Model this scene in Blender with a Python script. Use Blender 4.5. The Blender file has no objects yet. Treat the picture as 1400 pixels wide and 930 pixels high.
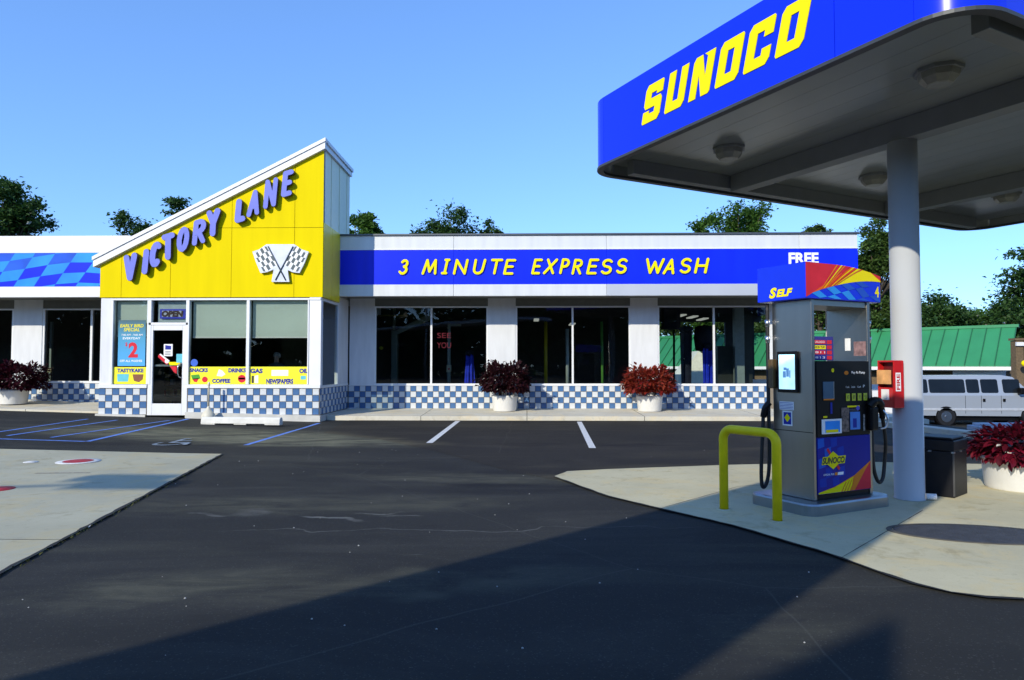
import bpy, math, random
from mathutils import Vector, Matrix, Euler
random.seed(7)
R = math.radians
scene = bpy.context.scene
col = scene.collection
PI = math.pi

# ------------------------------------------------------------------ camera, sky, sun
FPX = 933.33
CAMH = 1.55
cam_d = bpy.data.cameras.new('camera'); cam_d.lens = 24; cam_d.sensor_width = 36
cam_d.clip_start = 0.05; cam_d.clip_end = 3000
cam = bpy.data.objects.new('camera', cam_d); col.objects.link(cam)
cam.location = (0, 0, CAMH); cam.rotation_euler = Euler((R(90 + 2.15), 0, R(1.23)))
scene.camera = cam
CR = cam.rotation_euler.to_matrix()

SUN = Vector((-0.62, -1.0, 0.60))              # towards the sun
w = bpy.data.worlds.new('World'); scene.world = w; w.use_nodes = True
nt = w.node_tree; nt.nodes.clear()
sky = nt.nodes.new('ShaderNodeTexSky'); sky.sky_type = 'NISHITA'; sky.sun_disc = False
sky.sun_elevation = math.atan2(SUN.z, math.hypot(SUN.x, SUN.y)); sky.sun_rotation = math.atan2(SUN.x, SUN.y)
sky.ozone_density = 2.2; sky.air_density = 1.0; sky.dust_density = 0.15
bg = nt.nodes.new('ShaderNodeBackground'); bg.inputs['Strength'].default_value = 0.15
wo = nt.nodes.new('ShaderNodeOutputWorld')
hs = nt.nodes.new('ShaderNodeHueSaturation'); hs.inputs['Saturation'].default_value = 1.0; hs.inputs['Value'].default_value = 1.15
tn = nt.nodes.new('ShaderNodeMix'); tn.data_type = 'RGBA'; tn.blend_type = 'MULTIPLY'; tn.inputs[0].default_value = 1; tn.inputs[7].default_value = (.76, .90, 1.0, 1)
nt.links.new(sky.outputs[0], tn.inputs[6]); nt.links.new(tn.outputs[2], hs.inputs['Color']); gm = nt.nodes.new('ShaderNodeGamma'); gm.inputs[1].default_value = .7; nt.links.new(hs.outputs[0], gm.inputs[0])
t2 = nt.nodes.new('ShaderNodeMix'); t2.data_type = 'RGBA'; t2.blend_type = 'MULTIPLY'; t2.inputs[0].default_value = 1; t2.inputs[7].default_value = (.97, 1.33, 1.95, 1)
nt.links.new(gm.outputs[0], t2.inputs[6]); nt.links.new(t2.outputs[2], bg.inputs['Color']); nt.links.new(bg.outputs[0], wo.inputs['Surface'])
sd = bpy.data.lights.new('sun', 'SUN'); sd.energy = 3.45; sd.angle = R(0.53); sd.color = (1, .93, .76)
so = bpy.data.objects.new('sun', sd); col.objects.link(so)
so.rotation_euler = SUN.to_track_quat('Z', 'Y').to_euler(); so.location = (-20, -30, 30)
scene.view_settings.view_transform = 'Standard'; scene.view_settings.look = 'None'
scene.view_settings.exposure = 0.38; scene.view_settings.gamma = 1
scene.cycles.max_bounces = 8; scene.cycles.transparent_max_bounces = 16

# ------------------------------------------------------------------ helpers
def ray(px, py):
    return CR @ Vector(((px - 700) / FPX, -(py - 465) / FPX, -1))
def P(px, py, Y):                               # pixel of the photograph -> point on the plane y = Y
    d = ray(px, py); t = Y / d.y
    return Vector((d.x * t, Y, CAMH + d.z * t))
def GP(px, py, z=0.0):                          # pixel -> point on the horizontal plane z
    d = ray(px, py); t = (z - CAMH) / d.z
    return Vector((d.x * t, d.y * t, z))
def PX(px, Y, py=470): return P(px, py, Y).x
def PZ(py, Y, px=700): return P(px, py, Y).z
def ss(t): t = max(0., min(1., t)); return t * t * (3 - 2 * t)
def gz(x, y):                                   # gentle fall of the ground
    z = 0.026 * max(0, -5.6 - x) * ss((y - 7.5) / 6)
    z = min(z, 0.35)
    z -= 0.95 * ss((x - 9.8) / 5) * ss((y - 14.5) / 11)
    return z

MATS = {}
def nodes(name):
    m = bpy.data.materials.new(name); m.use_nodes = True
    n = m.node_tree; b = n.nodes['Principled BSDF']
    return m, n, b
def pm(name, c, rough=.5, metal=0., var=.1, scale=6., bump=0., bscale=60., coat=0., spec=.5, emit=0., stretch=None):
    if name in MATS: return MATS[name]
    m, n, b = nodes(name)
    tc = n.nodes.new('ShaderNodeTexCoord')
    mp = n.nodes.new('ShaderNodeMapping'); n.links.new(tc.outputs['Object'], mp.inputs[0])
    if stretch: mp.inputs['Scale'].default_value = stretch
    no = n.nodes.new('ShaderNodeTexNoise'); no.inputs['Scale'].default_value = scale; no.inputs['Detail'].default_value = 6
    n.links.new(mp.outputs[0], no.inputs['Vector'])
    mx = n.nodes.new('ShaderNodeMix'); mx.data_type = 'RGBA'
    cr = n.nodes.new('ShaderNodeMapRange'); cr.inputs[1].default_value = .3; cr.inputs[2].default_value = .7
    n.links.new(no.outputs['Fac'], cr.inputs[0]); n.links.new(cr.outputs[0], mx.inputs[0])
    mx.inputs[6].default_value = (*[v * (1 - var) for v in c], 1); mx.inputs[7].default_value = (*[min(1, v * (1 + var)) for v in c], 1)
    n.links.new(mx.outputs[2], b.inputs['Base Color'])
    b.inputs['Roughness'].default_value = rough; b.inputs['Metallic'].default_value = metal
    b.inputs['Coat Weight'].default_value = coat; b.inputs['Coat Roughness'].default_value = .06
    b.inputs['Specular IOR Level'].default_value = spec
    if emit:
        n.links.new(mx.outputs[2], b.inputs['Emission Color']); b.inputs['Emission Strength'].default_value = emit
    if bump:
        n2 = n.nodes.new('ShaderNodeTexNoise'); n2.inputs['Scale'].default_value = bscale; n2.inputs['Detail'].default_value = 4
        n.links.new(mp.outputs[0], n2.inputs['Vector'])
        bp = n.nodes.new('ShaderNodeBump'); bp.inputs['Strength'].default_value = bump; bp.inputs['Distance'].default_value = .02
        n.links.new(n2.outputs['Fac'], bp.inputs['Height']); n.links.new(bp.outputs[0], b.inputs['Normal'])
    MATS[name] = m
    return m

def glassmat(name, tint=(.62, .68, .66), ior=1.5):
    m = bpy.data.materials.new(name); m.use_nodes = True; n = m.node_tree; n.nodes.clear()
    o = n.nodes.new('ShaderNodeOutputMaterial'); mx = n.nodes.new('ShaderNodeMixShader')
    t = n.nodes.new('ShaderNodeBsdfTransparent'); t.inputs[0].default_value = (*tint, 1)
    g = n.nodes.new('ShaderNodeBsdfGlossy'); g.inputs['Roughness'].default_value = .01; g.inputs[0].default_value = (.9, .95, 1, 1)
    f = n.nodes.new('ShaderNodeFresnel'); f.inputs[0].default_value = ior
    tc = n.nodes.new('ShaderNodeTexCoord'); no = n.nodes.new('ShaderNodeTexNoise'); no.inputs['Scale'].default_value = .8
    bp = n.nodes.new('ShaderNodeBump'); bp.inputs['Strength'].default_value = .02; bp.inputs['Distance'].default_value = .1
    n.links.new(tc.outputs['Object'], no.inputs['Vector']); n.links.new(no.outputs['Fac'], bp.inputs['Height']); n.links.new(bp.outputs[0], g.inputs['Normal'])
    n.links.new(f.outputs[0], mx.inputs[0]); n.links.new(t.outputs[0], mx.inputs[1]); n.links.new(g.outputs[0], mx.inputs[2])
    n.links.new(mx.outputs[0], o.inputs['Surface'])
    return m

class MB:
    def __init__(s): s.v = []; s.f = []; s.mi = []; s.cur = 0; s.sm = []
    def vs(s, pts):
        i = len(s.v); s.v += [tuple(p) for p in pts]; return i
    def face(s, idx, smooth=False): s.f.append(tuple(idx)); s.mi.append(s.cur); s.sm.append(smooth)
    def poly(s, pts):
        i = s.vs(pts); s.face(range(i, i + len(pts)))
    def box(s, a, b, M=None):
        x0, y0, z0 = [min(a[k], b[k]) for k in range(3)]; x1, y1, z1 = [max(a[k], b[k]) for k in range(3)]
        pts = [Vector(p) for p in [(x0, y0, z0), (x1, y0, z0), (x1, y1, z0), (x0, y1, z0), (x0, y0, z1), (x1, y0, z1), (x1, y1, z1), (x0, y1, z1)]]
        if M: pts = [M @ p for p in pts]
        i = s.vs(pts)
        for q in ((0, 3, 2, 1), (4, 5, 6, 7), (0, 1, 5, 4), (1, 2, 6, 5), (2, 3, 7, 6), (3, 0, 4, 7)): s.face([i + k for k in q])
    def prism(s, poly, ext):                     # poly: list of 3-D points, ext: vector
        ext = Vector(ext); n = len(poly); poly = [Vector(p) for p in poly]
        nn = Vector((0, 0, 0))
        for k in range(n): nn += poly[k].cross(poly[(k + 1) % n])
        if nn.dot(ext) > 0: poly = poly[::-1]
        i = s.vs(poly); j = s.vs([p + ext for p in poly])
        s.face(range(i, i + n)); s.face([j + n - 1 - k for k in range(n)])
        for k in range(n):
            k2 = (k + 1) % n; s.face([i + k2, i + k, j + k, j + k2])
    def rings(s, rings, cap=True, smooth=True, closed=True):
        n = len(rings[0]); ids = [s.vs(r) for r in rings]
        for a, b in zip(ids[:-1], ids[1:]):
            for k in range(n if closed else n - 1):
                k2 = (k + 1) % n; s.face([a + k, a + k2, b + k2, b + k], smooth)
        if cap:
            s.face([ids[0] + n - 1 - k for k in range(n)]); s.face([ids[-1] + k for k in range(n)])
    def lathe(s, c, prof, n=32, sm=True, cap=True):
        c = Vector(c)
        s.rings([[c + Vector((r * math.cos(2 * PI * k / n), r * math.sin(2 * PI * k / n), z)) for k in range(n)] for r, z in prof], cap, sm)
    def tube(s, path, r, n=12, cap=True):
        path = [Vector(p) for p in path]; rr = r if isinstance(r, (list, tuple)) else [r] * len(path)
        t0 = (path[1] - path[0]).normalized(); up = Vector((0, 0, 1)) if abs(t0.z) < .9 else Vector((1, 0, 0))
        u = t0.cross(up).normalized(); rings = []
        for k, p in enumerate(path):
            t = (path[min(k + 1, len(path) - 1)] - path[max(k - 1, 0)]).normalized()
            u = (u - t * u.dot(t)).normalized(); v = t.cross(u)
            rings.append([p + rr[k] * (math.cos(2 * PI * j / n) * u + math.sin(2 * PI * j / n) * v) for j in range(n)])
        s.rings(rings, cap)
    def mesh(s, name, mats, org=Vector((0, 0, 0))):
        m = bpy.data.meshes.new(name)
        m.from_pydata([(p[0] - org[0], p[1] - org[1], p[2] - org[2]) for p in s.v], [], s.f)
        for mt in (mats if isinstance(mats, (list, tuple)) else [mats]): m.materials.append(mt)
        m.polygons.foreach_set('material_index', s.mi); m.polygons.foreach_set('use_smooth', s.sm)
        m.update(); return m

ORG = {}
def tagp(o, label=None, cat=None, group=None, kind=None):
    if label: o['label'] = label
    if cat: o['category'] = cat
    if group: o['group'] = group
    if kind: o['kind'] = kind
    return o
def thing(name, loc, label, cat, group=None):
    o = bpy.data.objects.new(name, None); col.objects.link(o); o.empty_display_size = .2
    o.location = loc; ORG[o.name] = Vector(loc)
    return tagp(o, label, cat, group)
def part(name, mb, mats, parent, label=None, bevel=0, kind=None):
    org = ORG[parent.name]
    m = mb.mesh(name, mats, org)
    return pobj(name, m, parent, label, bevel, kind)
def pobj(name, mesh, parent, label=None, bevel=0, kind=None, loc=None):
    o = bpy.data.objects.new(name, mesh); col.objects.link(o); o.parent = parent
    org = ORG[parent.name]; ORG[o.name] = org
    if loc is not None: o.location = Vector(loc) - (org if parent.parent is None or True else org)
    if label: o['label'] = label
    if kind: o['kind'] = kind
    if bevel: addbevel(o, bevel)
    return o
def addbevel(o, wd, seg=2):
    b = o.modifiers.new('bevel', 'BEVEL'); b.width = wd; b.segments = seg; b.limit_method = 'ANGLE'; b.angle_limit = R(40)
    b.harden_normals = False
def solo(name, mb, mats, org, label, cat, group=None, bevel=0, kind=None):
    m = mb.mesh(name, mats, Vector(org)); o = bpy.data.objects.new(name, m); col.objects.link(o); o.location = org
    ORG[o.name] = Vector(org); tagp(o, label, cat, group, kind)
    if bevel: addbevel(o, bevel)
    return o
def struct(name, mb, mats, label=None, bevel=0):
    m = mb.mesh(name, mats); o = bpy.data.objects.new(name, m); col.objects.link(o); o['kind'] = 'structure'; ORG[o.name] = Vector((0, 0, 0))
    if label: o['label'] = label
    if bevel: addbevel(o, bevel)
    return o
def copy_tree(o, parent=None):
    c = o.copy(); col.objects.link(c)
    if parent: c.parent = parent
    for ch in list(o.children): copy_tree(ch, c)
    return c

class Frame:                                     # a flat frame: origin, right, up, out of the face
    def __init__(s, o, r, u): s.o = Vector(o); s.r = Vector(r).normalized(); s.u = Vector(u).normalized(); s.n = s.r.cross(s.u)
    def p(s, x, y, z=0.): return s.o + s.r * x + s.u * y + s.n * z

def text_into(mb, F, body, x0, x1, y0, y1, off=.004, depth=0., bold=0., shear=0., keep=False, rise=0.):
    c = bpy.data.curves.new('t', 'FONT'); c.body = body; c.offset = bold; c.shear = shear; c.resolution_u = 3
    o = bpy.data.objects.new('t', c); m = bpy.data.meshes.new_from_object(o)
    vs = [v.co.copy() for v in m.vertices]
    if not vs: return
    ax = min(v.x for v in vs); bx = max(v.x for v in vs); ay = min(v.y for v in vs); by = max(v.y for v in vs)
    sx = (x1 - x0) / (bx - ax); sy = (y1 - y0) / (by - ay)
    cx = 0
    if keep:
        s_ = min(sx, sy); cx = ((x1 - x0) - s_ * (bx - ax)) / 2; sx = sy = s_
    pts2 = [(x0 + cx + (v.x - ax) * sx, y0 + (v.y - ay) * sy + rise * (v.x - ax) * sx) for v in vs]
    i = mb.vs([F.p(a, b, off + depth) for a, b in pts2])
    for p in m.polygons: mb.face([i + k for k in p.vertices])
    if depth:
        j = mb.vs([F.p(a, b, off) for a, b in pts2])
        cnt = {}
        for p in m.polygons:
            vv = list(p.vertices)
            for k in range(len(vv)):
                e = (vv[k], vv[(k + 1) % len(vv)]); cnt[e] = 1
        for (a, b) in cnt:
            if (b, a) not in cnt: mb.face([i + b, i + a, j + a, j + b])
    bpy.data.objects.remove(o); bpy.data.curves.remove(c); bpy.data.meshes.remove(m)

def capsule(mb, F, a, b, w, off, depth, n=5):    # rounded stroke
    a = Vector(a); b = Vector(b); d = (b - a)
    if d.length < 1e-6: d = Vector((1e-4, 0))
    ang = math.atan2(d.y, d.x); pts = []
    for k in range(n + 1):
        t = ang + PI / 2 + PI * k / n; pts.append(a + w / 2 * Vector((math.cos(t), math.sin(t))))
    for k in range(n + 1):
        t = ang - PI / 2 + PI * k / n; pts.append(b + w / 2 * Vector((math.cos(t), math.sin(t))))
    mb.prism([F.p(p.x, p.y, off) for p in pts], F.n * depth)

def arc(cx, cy, rx, ry, a0, a1, n=6):
    return [(cx + rx * math.cos(R(a0 + (a1 - a0) * k / n)), cy + ry * math.sin(R(a0 + (a1 - a0) * k / n))) for k in range(n + 1)]
GL = {
 'V': [[(0, 1), (.42, 0), (.9, 1)]], 'I': [[(.1, 1), (.1, 0)]], 'i': [[(.15, 1), (.75, 1)], [(.45, 1), (.45, 0)], [(.05, 0), (.7, 0)]],
 'C': [arc(.5, .5, .45, .5, 50, 310, 9)], 'T': [[(0, 1), (.9, 1)], [(.45, 1), (.45, 0)]], 'O': [arc(.45, .5, .42, .5, 0, 360, 12)],
 'R': [[(.08, 0), (.08, 1)], [(.08, 1), (.45, 1)] + arc(.45, .76, .35, .24, 90, -90, 5) + [(.08, .5)], [(.4, .5), (.85, 0)]],
 'P': [[(.08, 0), (.08, 1)], [(.08, 1), (.45, 1)] + arc(.45, .74, .35, .26, 90, -90, 5) + [(.08, .46)]],
 'Y': [[(0, 1), (.42, .48)], [(.9, 1), (.42, .48), (.38, 0)]], 'L': [[(.08, 1), (.08, 0), (.75, 0)]],
 'A': [[(0, 0), (.48, 1), (.85, 0)], [(.18, .33), (.75, .33)]], 'N': [[(.05, 0), (.05, 1), (.8, 0), (.8, 1)]],
 'E': [[(.78, 1), (.1, 1), (.08, 0), (.78, 0)], [(.1, .52), (.68, .52)]],
 '3': [arc(.35, .75, .32, .25, 150, -80, 6), arc(.35, .27, .38, .27, 85, -150, 6)],
 'M': [[(0, 0), (.15, 1), (.5, .15), (.82, 1), (1, 0)]], 'U': [[(.05, 1), (.08, .3)] + arc(.42, .3, .34, .3, 180, 360, 6) + [(.8, 1)]],
 'X': [[(0, 0), (.85, 1)], [(.1, 1), (.75, 0)]],
 'S': [arc(.42, .75, .36, .25, 30, 270, 7) + arc(.42, .25, .38, .25, 90, -150, 7)[1:]],
 'W': [[(0, 1), (.25, 0), (.5, .8), (.72, 0), (1, 1)]], 'H': [[(.08, 0), (.08, 1)], [(.8, 0), (.8, 1)], [(.08, .5), (.8, .5)]],
 'F': [[(.78, 1), (.1, 1), (.08, 0)], [(.1, .52), (.65, .52)]],
}
def glyph(mb, F, ch, x0, w, y0, h, sw, off, depth, slant=0., rise=0.):
    k = 0
    def T(p): return (x0 + p[0] * w + slant * p[1] * h, y0 + p[1] * h + rise * p[0] * w)
    for st in GL[ch]:
        for a, b in zip(st[:-1], st[1:]):
            capsule(mb, F, T(a), T(b), sw, off, depth + .0007 * k); k += 1
BLOCK = {
 'S': [(.12, 1), (.95, 1), (1, .95), (1, .68), (.66, .68), (.66, .76), (.36, .76), (.36, .62), (.9, .62), (1, .52), (1, .12), (.88, 0), (.05, 0), (0, .05), (0, .32), (.34, .32), (.34, .24), (.64, .24), (.64, .38), (.1, .38), (0, .48), (0, .88)],
 'U': [(0, 1), (.36, 1), (.36, .24), (.64, .24), (.64, 1), (1, 1), (1, .12), (.88, 0), (.05, 0), (0, .05)],
 'N': [(0, 0), (0, .9), (.1, 1), (.4, 1), (.66, .45), (.66, .92), (.5, 1), (1, 1), (1, .05), (.95, 0), (.6, 0), (.34, .55), (.34, 0)],
 'C': [(.12, 1), (.95, 1), (1, .95), (1, .62), (.64, .62), (.64, .76), (.36, .76), (.36, .24), (.64, .24), (.64, .38), (1, .38), (1, .12), (.88, 0), (.05, 0), (0, .05), (0, .88)]}
ORO = [(.12, 1), (.95, 1), (1, .95), (1, .12), (.88, 0), (.05, 0), (0, .05), (0, .88)]
ORI = [(.36, .76), (.6, .76), (.64, .76), (.64, .28), (.64, .24), (.4, .24), (.36, .24), (.36, .7)]
def block(mb, F, ch, x0, w, y0, h, off, depth, slant=.3):
    T = lambda p: F.p(x0 + p[0] * w + slant * p[1] * h, y0 + p[1] * h, off)
    if ch == 'O':
        for k in range(8):
            k2 = (k + 1) % 8; mb.prism([T(ORO[k]), T(ORO[k2]), T(ORI[k2]), T(ORI[k])], F.n * depth)
    else: mb.prism([T(p) for p in BLOCK[ch]], F.n * depth)

# ------------------------------------------------------------------ materials
def asphalt_mat():
    m, n, b = nodes('asphalt')
    tc = n.nodes.new('ShaderNodeTexCoord')
    def noise(s, d=6, r=.55, dist=0, sc=None):
        a = n.nodes.new('ShaderNodeTexNoise'); a.inputs['Scale'].default_value = s; a.inputs['Detail'].default_value = d; a.inputs['Roughness'].default_value = r; a.inputs['Distortion'].default_value = dist
        if sc:
            mp = n.nodes.new('ShaderNodeMapping'); mp.inputs['Scale'].default_value = sc; n.links.new(tc.outputs['Object'], mp.inputs[0]); n.links.new(mp.outputs[0], a.inputs['Vector'])
        else: n.links.new(tc.outputs['Object'], a.inputs['Vector'])
        return a.outputs['Fac']
    def rng(s, a, bb, c=0., d=1.):
        q = n.nodes.new('ShaderNodeMapRange'); q.inputs[1].default_value = a; q.inputs[2].default_value = bb; q.inputs[3].default_value = c; q.inputs[4].default_value = d; n.links.new(s, q.inputs[0]); return q.outputs[0]
    def mix(f, a, bb, mode='MIX'):
        q = n.nodes.new('ShaderNodeMix'); q.data_type = 'RGBA'; q.blend_type = mode
        if hasattr(f, 'links'): n.links.new(f, q.inputs[0])
        else: q.inputs[0].default_value = f
        for v, i in ((a, 6), (bb, 7)):
            if hasattr(v, 'links'): n.links.new(v, q.inputs[i])
            else: q.inputs[i].default_value = (*v, 1)
        return q.outputs[2]
    big = rng(noise(.22, 5, .6, .4), .35, .65)
    c = mix(big, (.019, .0195, .018), (.036, .0355, .031))
    st = rng(noise(.9, 6, .65, .8, (.35, 1.3, 1)), .5, .78)
    c = mix(st, c, (.058, .057, .048))
    dk = rng(noise(1.4, 4, .5, .3, (.5, 1, 1)), .62, .72)
    c = mix(dk, c, (.019, .019, .018))
    ol = rng(noise(.33, 5, .6, 1.5, (.3, 1.2, 1)), .54, .70)
    c = mix(ol, c, (.062, .061, .045))
    vo = n.nodes.new('ShaderNodeTexVoronoi'); vo.inputs['Scale'].default_value = 120; n.links.new(tc.outputs['Object'], vo.inputs['Vector'])
    sep = n.nodes.new('ShaderNodeSeparateColor'); n.links.new(vo.outputs['Color'], sep.inputs[0])
    c = mix(rng(sep.outputs[0], 0, 1, 0, .55), c, (.022, .023, .024))
    c = mix(rng(sep.outputs[1], .95, .97, 0, .3), c, (.11, .11, .10))
    # thin scratches
    wv = noise(2.5, 8, .7, 2.5, (.25, 2.2, 1)); c = mix(rng(wv, .695, .72, 0, .45), c, (.16, .16, .15))
    # tiny white litter specks
    v2 = n.nodes.new('ShaderNodeTexVoronoi'); v2.inputs['Scale'].default_value = 2.6; v2.inputs['Randomness'].default_value = 1; n.links.new(tc.outputs['Object'], v2.inputs['Vector'])
    c = mix(rng(v2.outputs['Distance'], .006, .011, .45, 0), c, (.3, .3, .28))
    # cracks
    v3 = n.nodes.new('ShaderNodeTexVoronoi'); v3.feature = 'DISTANCE_TO_EDGE'; v3.inputs['Scale'].default_value = .16
    wn = n.nodes.new('ShaderNodeTexNoise'); wn.inputs['Scale'].default_value = 1.2; n.links.new(tc.outputs['Object'], wn.inputs['Vector'])
    av = n.nodes.new('ShaderNodeMix'); av.data_type = 'VECTOR'; av.inputs[0].default_value = .12; n.links.new(tc.outputs['Object'], av.inputs[4]); n.links.new(wn.outputs['Color'], av.inputs[5]); n.links.new(av.outputs[1], v3.inputs['Vector'])
    c = mix(rng(v3.outputs['Distance'], .0, .0016, .35, 0), c, (.09, .09, .08))
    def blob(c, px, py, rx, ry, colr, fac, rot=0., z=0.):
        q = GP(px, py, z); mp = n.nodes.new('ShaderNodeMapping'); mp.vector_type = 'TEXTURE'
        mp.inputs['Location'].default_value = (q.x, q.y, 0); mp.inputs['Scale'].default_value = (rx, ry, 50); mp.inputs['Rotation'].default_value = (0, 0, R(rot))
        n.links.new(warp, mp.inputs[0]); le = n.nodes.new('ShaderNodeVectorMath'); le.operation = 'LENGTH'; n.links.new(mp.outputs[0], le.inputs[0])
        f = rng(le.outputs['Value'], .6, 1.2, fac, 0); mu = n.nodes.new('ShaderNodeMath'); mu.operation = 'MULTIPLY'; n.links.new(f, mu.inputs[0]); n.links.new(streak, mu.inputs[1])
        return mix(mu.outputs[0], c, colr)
    wz = n.nodes.new('ShaderNodeTexNoise'); wz.inputs['Scale'].default_value = 1.6; wz.inputs['Detail'].default_value = 5; n.links.new(tc.outputs['Object'], wz.inputs['Vector'])
    sb_ = n.nodes.new('ShaderNodeVectorMath'); sb_.operation = 'SUBTRACT'; sb_.inputs[1].default_value = (.5, .5, .5); n.links.new(wz.outputs['Color'], sb_.inputs[0])
    sc2 = n.nodes.new('ShaderNodeVectorMath'); sc2.operation = 'SCALE'; sc2.inputs['Scale'].default_value = .7; n.links.new(sb_.outputs[0], sc2.inputs[0])
    ad_ = n.nodes.new('ShaderNodeVectorMath'); ad_.operation = 'ADD'; n.links.new(tc.outputs['Object'], ad_.inputs[0]); n.links.new(sc2.outputs[0], ad_.inputs[1]); warp = ad_.outputs[0]
    streak = rng(noise(2.2, 7, .7, .6, (.5, 1.6, 1)), .33, .62)
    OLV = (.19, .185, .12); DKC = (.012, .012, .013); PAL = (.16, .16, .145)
    for a in ((250, 592, 3.4, 1.3, OLV, .8, 0, .05), (350, 600, 3.0, 1.2, OLV, .85, -8, 0), (430, 604, 2.6, .8, OLV, .6, -10, 0), (190, 605, 1.6, .35, DKC, .7, 20, .05), (300, 597, 2.2, .22, DKC, .75, 28, 0), (370, 606, 2.4, .2, DKC, .7, 26, 0), (60, 607, 3.5, .5, DKC, .6, 0, .05),  # olive blobs beside the store paint in light thrown back by the windows
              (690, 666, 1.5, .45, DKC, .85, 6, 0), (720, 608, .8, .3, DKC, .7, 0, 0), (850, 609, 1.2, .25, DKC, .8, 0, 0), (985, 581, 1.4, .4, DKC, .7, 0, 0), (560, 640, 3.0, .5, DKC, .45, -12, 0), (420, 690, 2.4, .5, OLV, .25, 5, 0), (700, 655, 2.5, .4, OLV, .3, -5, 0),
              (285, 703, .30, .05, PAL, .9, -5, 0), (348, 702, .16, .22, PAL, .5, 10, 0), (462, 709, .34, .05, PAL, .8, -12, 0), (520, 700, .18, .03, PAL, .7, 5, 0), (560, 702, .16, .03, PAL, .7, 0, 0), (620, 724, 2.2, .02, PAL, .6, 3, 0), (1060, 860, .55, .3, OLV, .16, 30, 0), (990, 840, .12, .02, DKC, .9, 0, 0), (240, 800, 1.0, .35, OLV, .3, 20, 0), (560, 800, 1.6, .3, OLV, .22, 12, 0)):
        c = blob(c, *a)
    # far from the site the sheet is grass and scrub
    ln = n.nodes.new('ShaderNodeVectorMath'); ln.operation = 'LENGTH'; n.links.new(tc.outputs['Object'], ln.inputs[0])
    c = mix(rng(ln.outputs['Value'], 58, 64), c, (.05, .07, .025))
    n.links.new(c, b.inputs['Base Color']); b.inputs['Roughness'].default_value = .86; b.inputs['Specular IOR Level'].default_value = .18
    bp = n.nodes.new('ShaderNodeBump'); bp.inputs['Strength'].default_value = .55; bp.inputs['Distance'].default_value = .006
    n.links.new(sep.outputs[0], bp.inputs['Height']); n.links.new(bp.outputs[0], b.inputs['Normal'])
    return m
def concrete_mat(name, c, stain=(.6, .55, .45), k=.5):
    m, n, b = nodes(name); tc = n.nodes.new('ShaderNodeTexCoord')
    def noise(s, d=6, r=.6, dist=0.):
        a = n.nodes.new('ShaderNodeTexNoise'); a.inputs['Scale'].default_value = s; a.inputs['Detail'].default_value = d; a.inputs['Roughness'].default_value = r; a.inputs['Distortion'].default_value = dist
        n.links.new(tc.outputs['Object'], a.inputs['Vector']); return a.outputs['Fac']
    def mix(f, lo, hi, f1, a, bb):
        q = n.nodes.new('ShaderNodeMapRange'); q.inputs[1].default_value = lo; q.inputs[2].default_value = hi; q.inputs[4].default_value = f1; n.links.new(f, q.inputs[0])
        x = n.nodes.new('ShaderNodeMix'); x.data_type = 'RGBA'; n.links.new(q.outputs[0], x.inputs[0])
        if hasattr(a, 'links'): n.links.new(a, x.inputs[6])
        else: x.inputs[6].default_value = (*a, 1)
        x.inputs[7].default_value = (*bb, 1); return x.outputs[2]
    o = mix(noise(.8, 8, .65), .35, .65, 1, tuple(v * 1.06 for v in c), tuple(v * .88 for v in c))
    o = mix(noise(1.1, 7, .7, 1.2), .50, .62, .55, o, (min(1, c[0] * 1.12), c[1] * .98, c[2] * .74))
    o = mix(noise(2.2, 7, .7, .6), .56, .68, k + .15, o, tuple(c[i] * stain[i] for i in range(3)))
    o = mix(noise(9, 8, .75), .56, .7, .5, o, tuple(v * .62 for v in c))
    o = mix(noise(26, 6, .8), .60, .68, .5, o, tuple(v * .5 for v in c))
    o = mix(noise(140, 2, .5), .55, .7, .35, o, tuple(v * .75 for v in c))
    n.links.new(o, b.inputs['Base Color']); b.inputs['Roughness'].default_value = .85; b.inputs['Specular IOR Level'].default_value = .3
    bp = n.nodes.new('ShaderNodeBump'); bp.inputs['Strength'].default_value = .3; bp.inputs['Distance'].default_value = .006
    n.links.new(noise(90, 4), bp.inputs['Height']); n.links.new(bp.outputs[0], b.inputs['Normal'])
    return m
def leaf_mat(name, cols, rough=.55, trans=.35):
    m = bpy.data.materials.new(name); m.use_nodes = True; n = m.node_tree; b = n.nodes['Principled BSDF']; out = n.nodes['Material Output']
    g = n.nodes.new('ShaderNodeNewGeometry'); r = n.nodes.new('ShaderNodeValToRGB')
    oi = n.nodes.new('ShaderNodeObjectInfo'); ad = n.nodes.new('ShaderNodeMath'); ad.operation = 'ADD'; fr = n.nodes.new('ShaderNodeMath'); fr.operation = 'FRACT'
    n.links.new(g.outputs['Random Per Island'], ad.inputs[0]); n.links.new(oi.outputs['Random'], ad.inputs[1]); n.links.new(ad.outputs[0], fr.inputs[0])
    n.links.new(fr.outputs[0], r.inputs[0])
    el = r.color_ramp.elements
    for k, c in enumerate(cols):
        pos = k / (len(cols) - 1)
        e = el[0] if k == 0 else (el[1] if k == len(cols) - 1 else el.new(pos))
        e.position = pos; e.color = (*c, 1)
    n.links.new(r.outputs[0], b.inputs['Base Color']); b.inputs['Roughness'].default_value = rough; b.inputs['Specular IOR Level'].default_value = .3
    t = n.nodes.new('ShaderNodeBsdfTranslucent'); mx = n.nodes.new('ShaderNodeMixShader'); mx.inputs[0].default_value = trans
    n.links.new(r.outputs[0], t.inputs[0]); n.links.new(b.outputs[0], mx.inputs[1]); n.links.new(t.outputs[0], mx.inputs[2]); n.links.new(mx.outputs[0], out.inputs[0])
    return m

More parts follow.
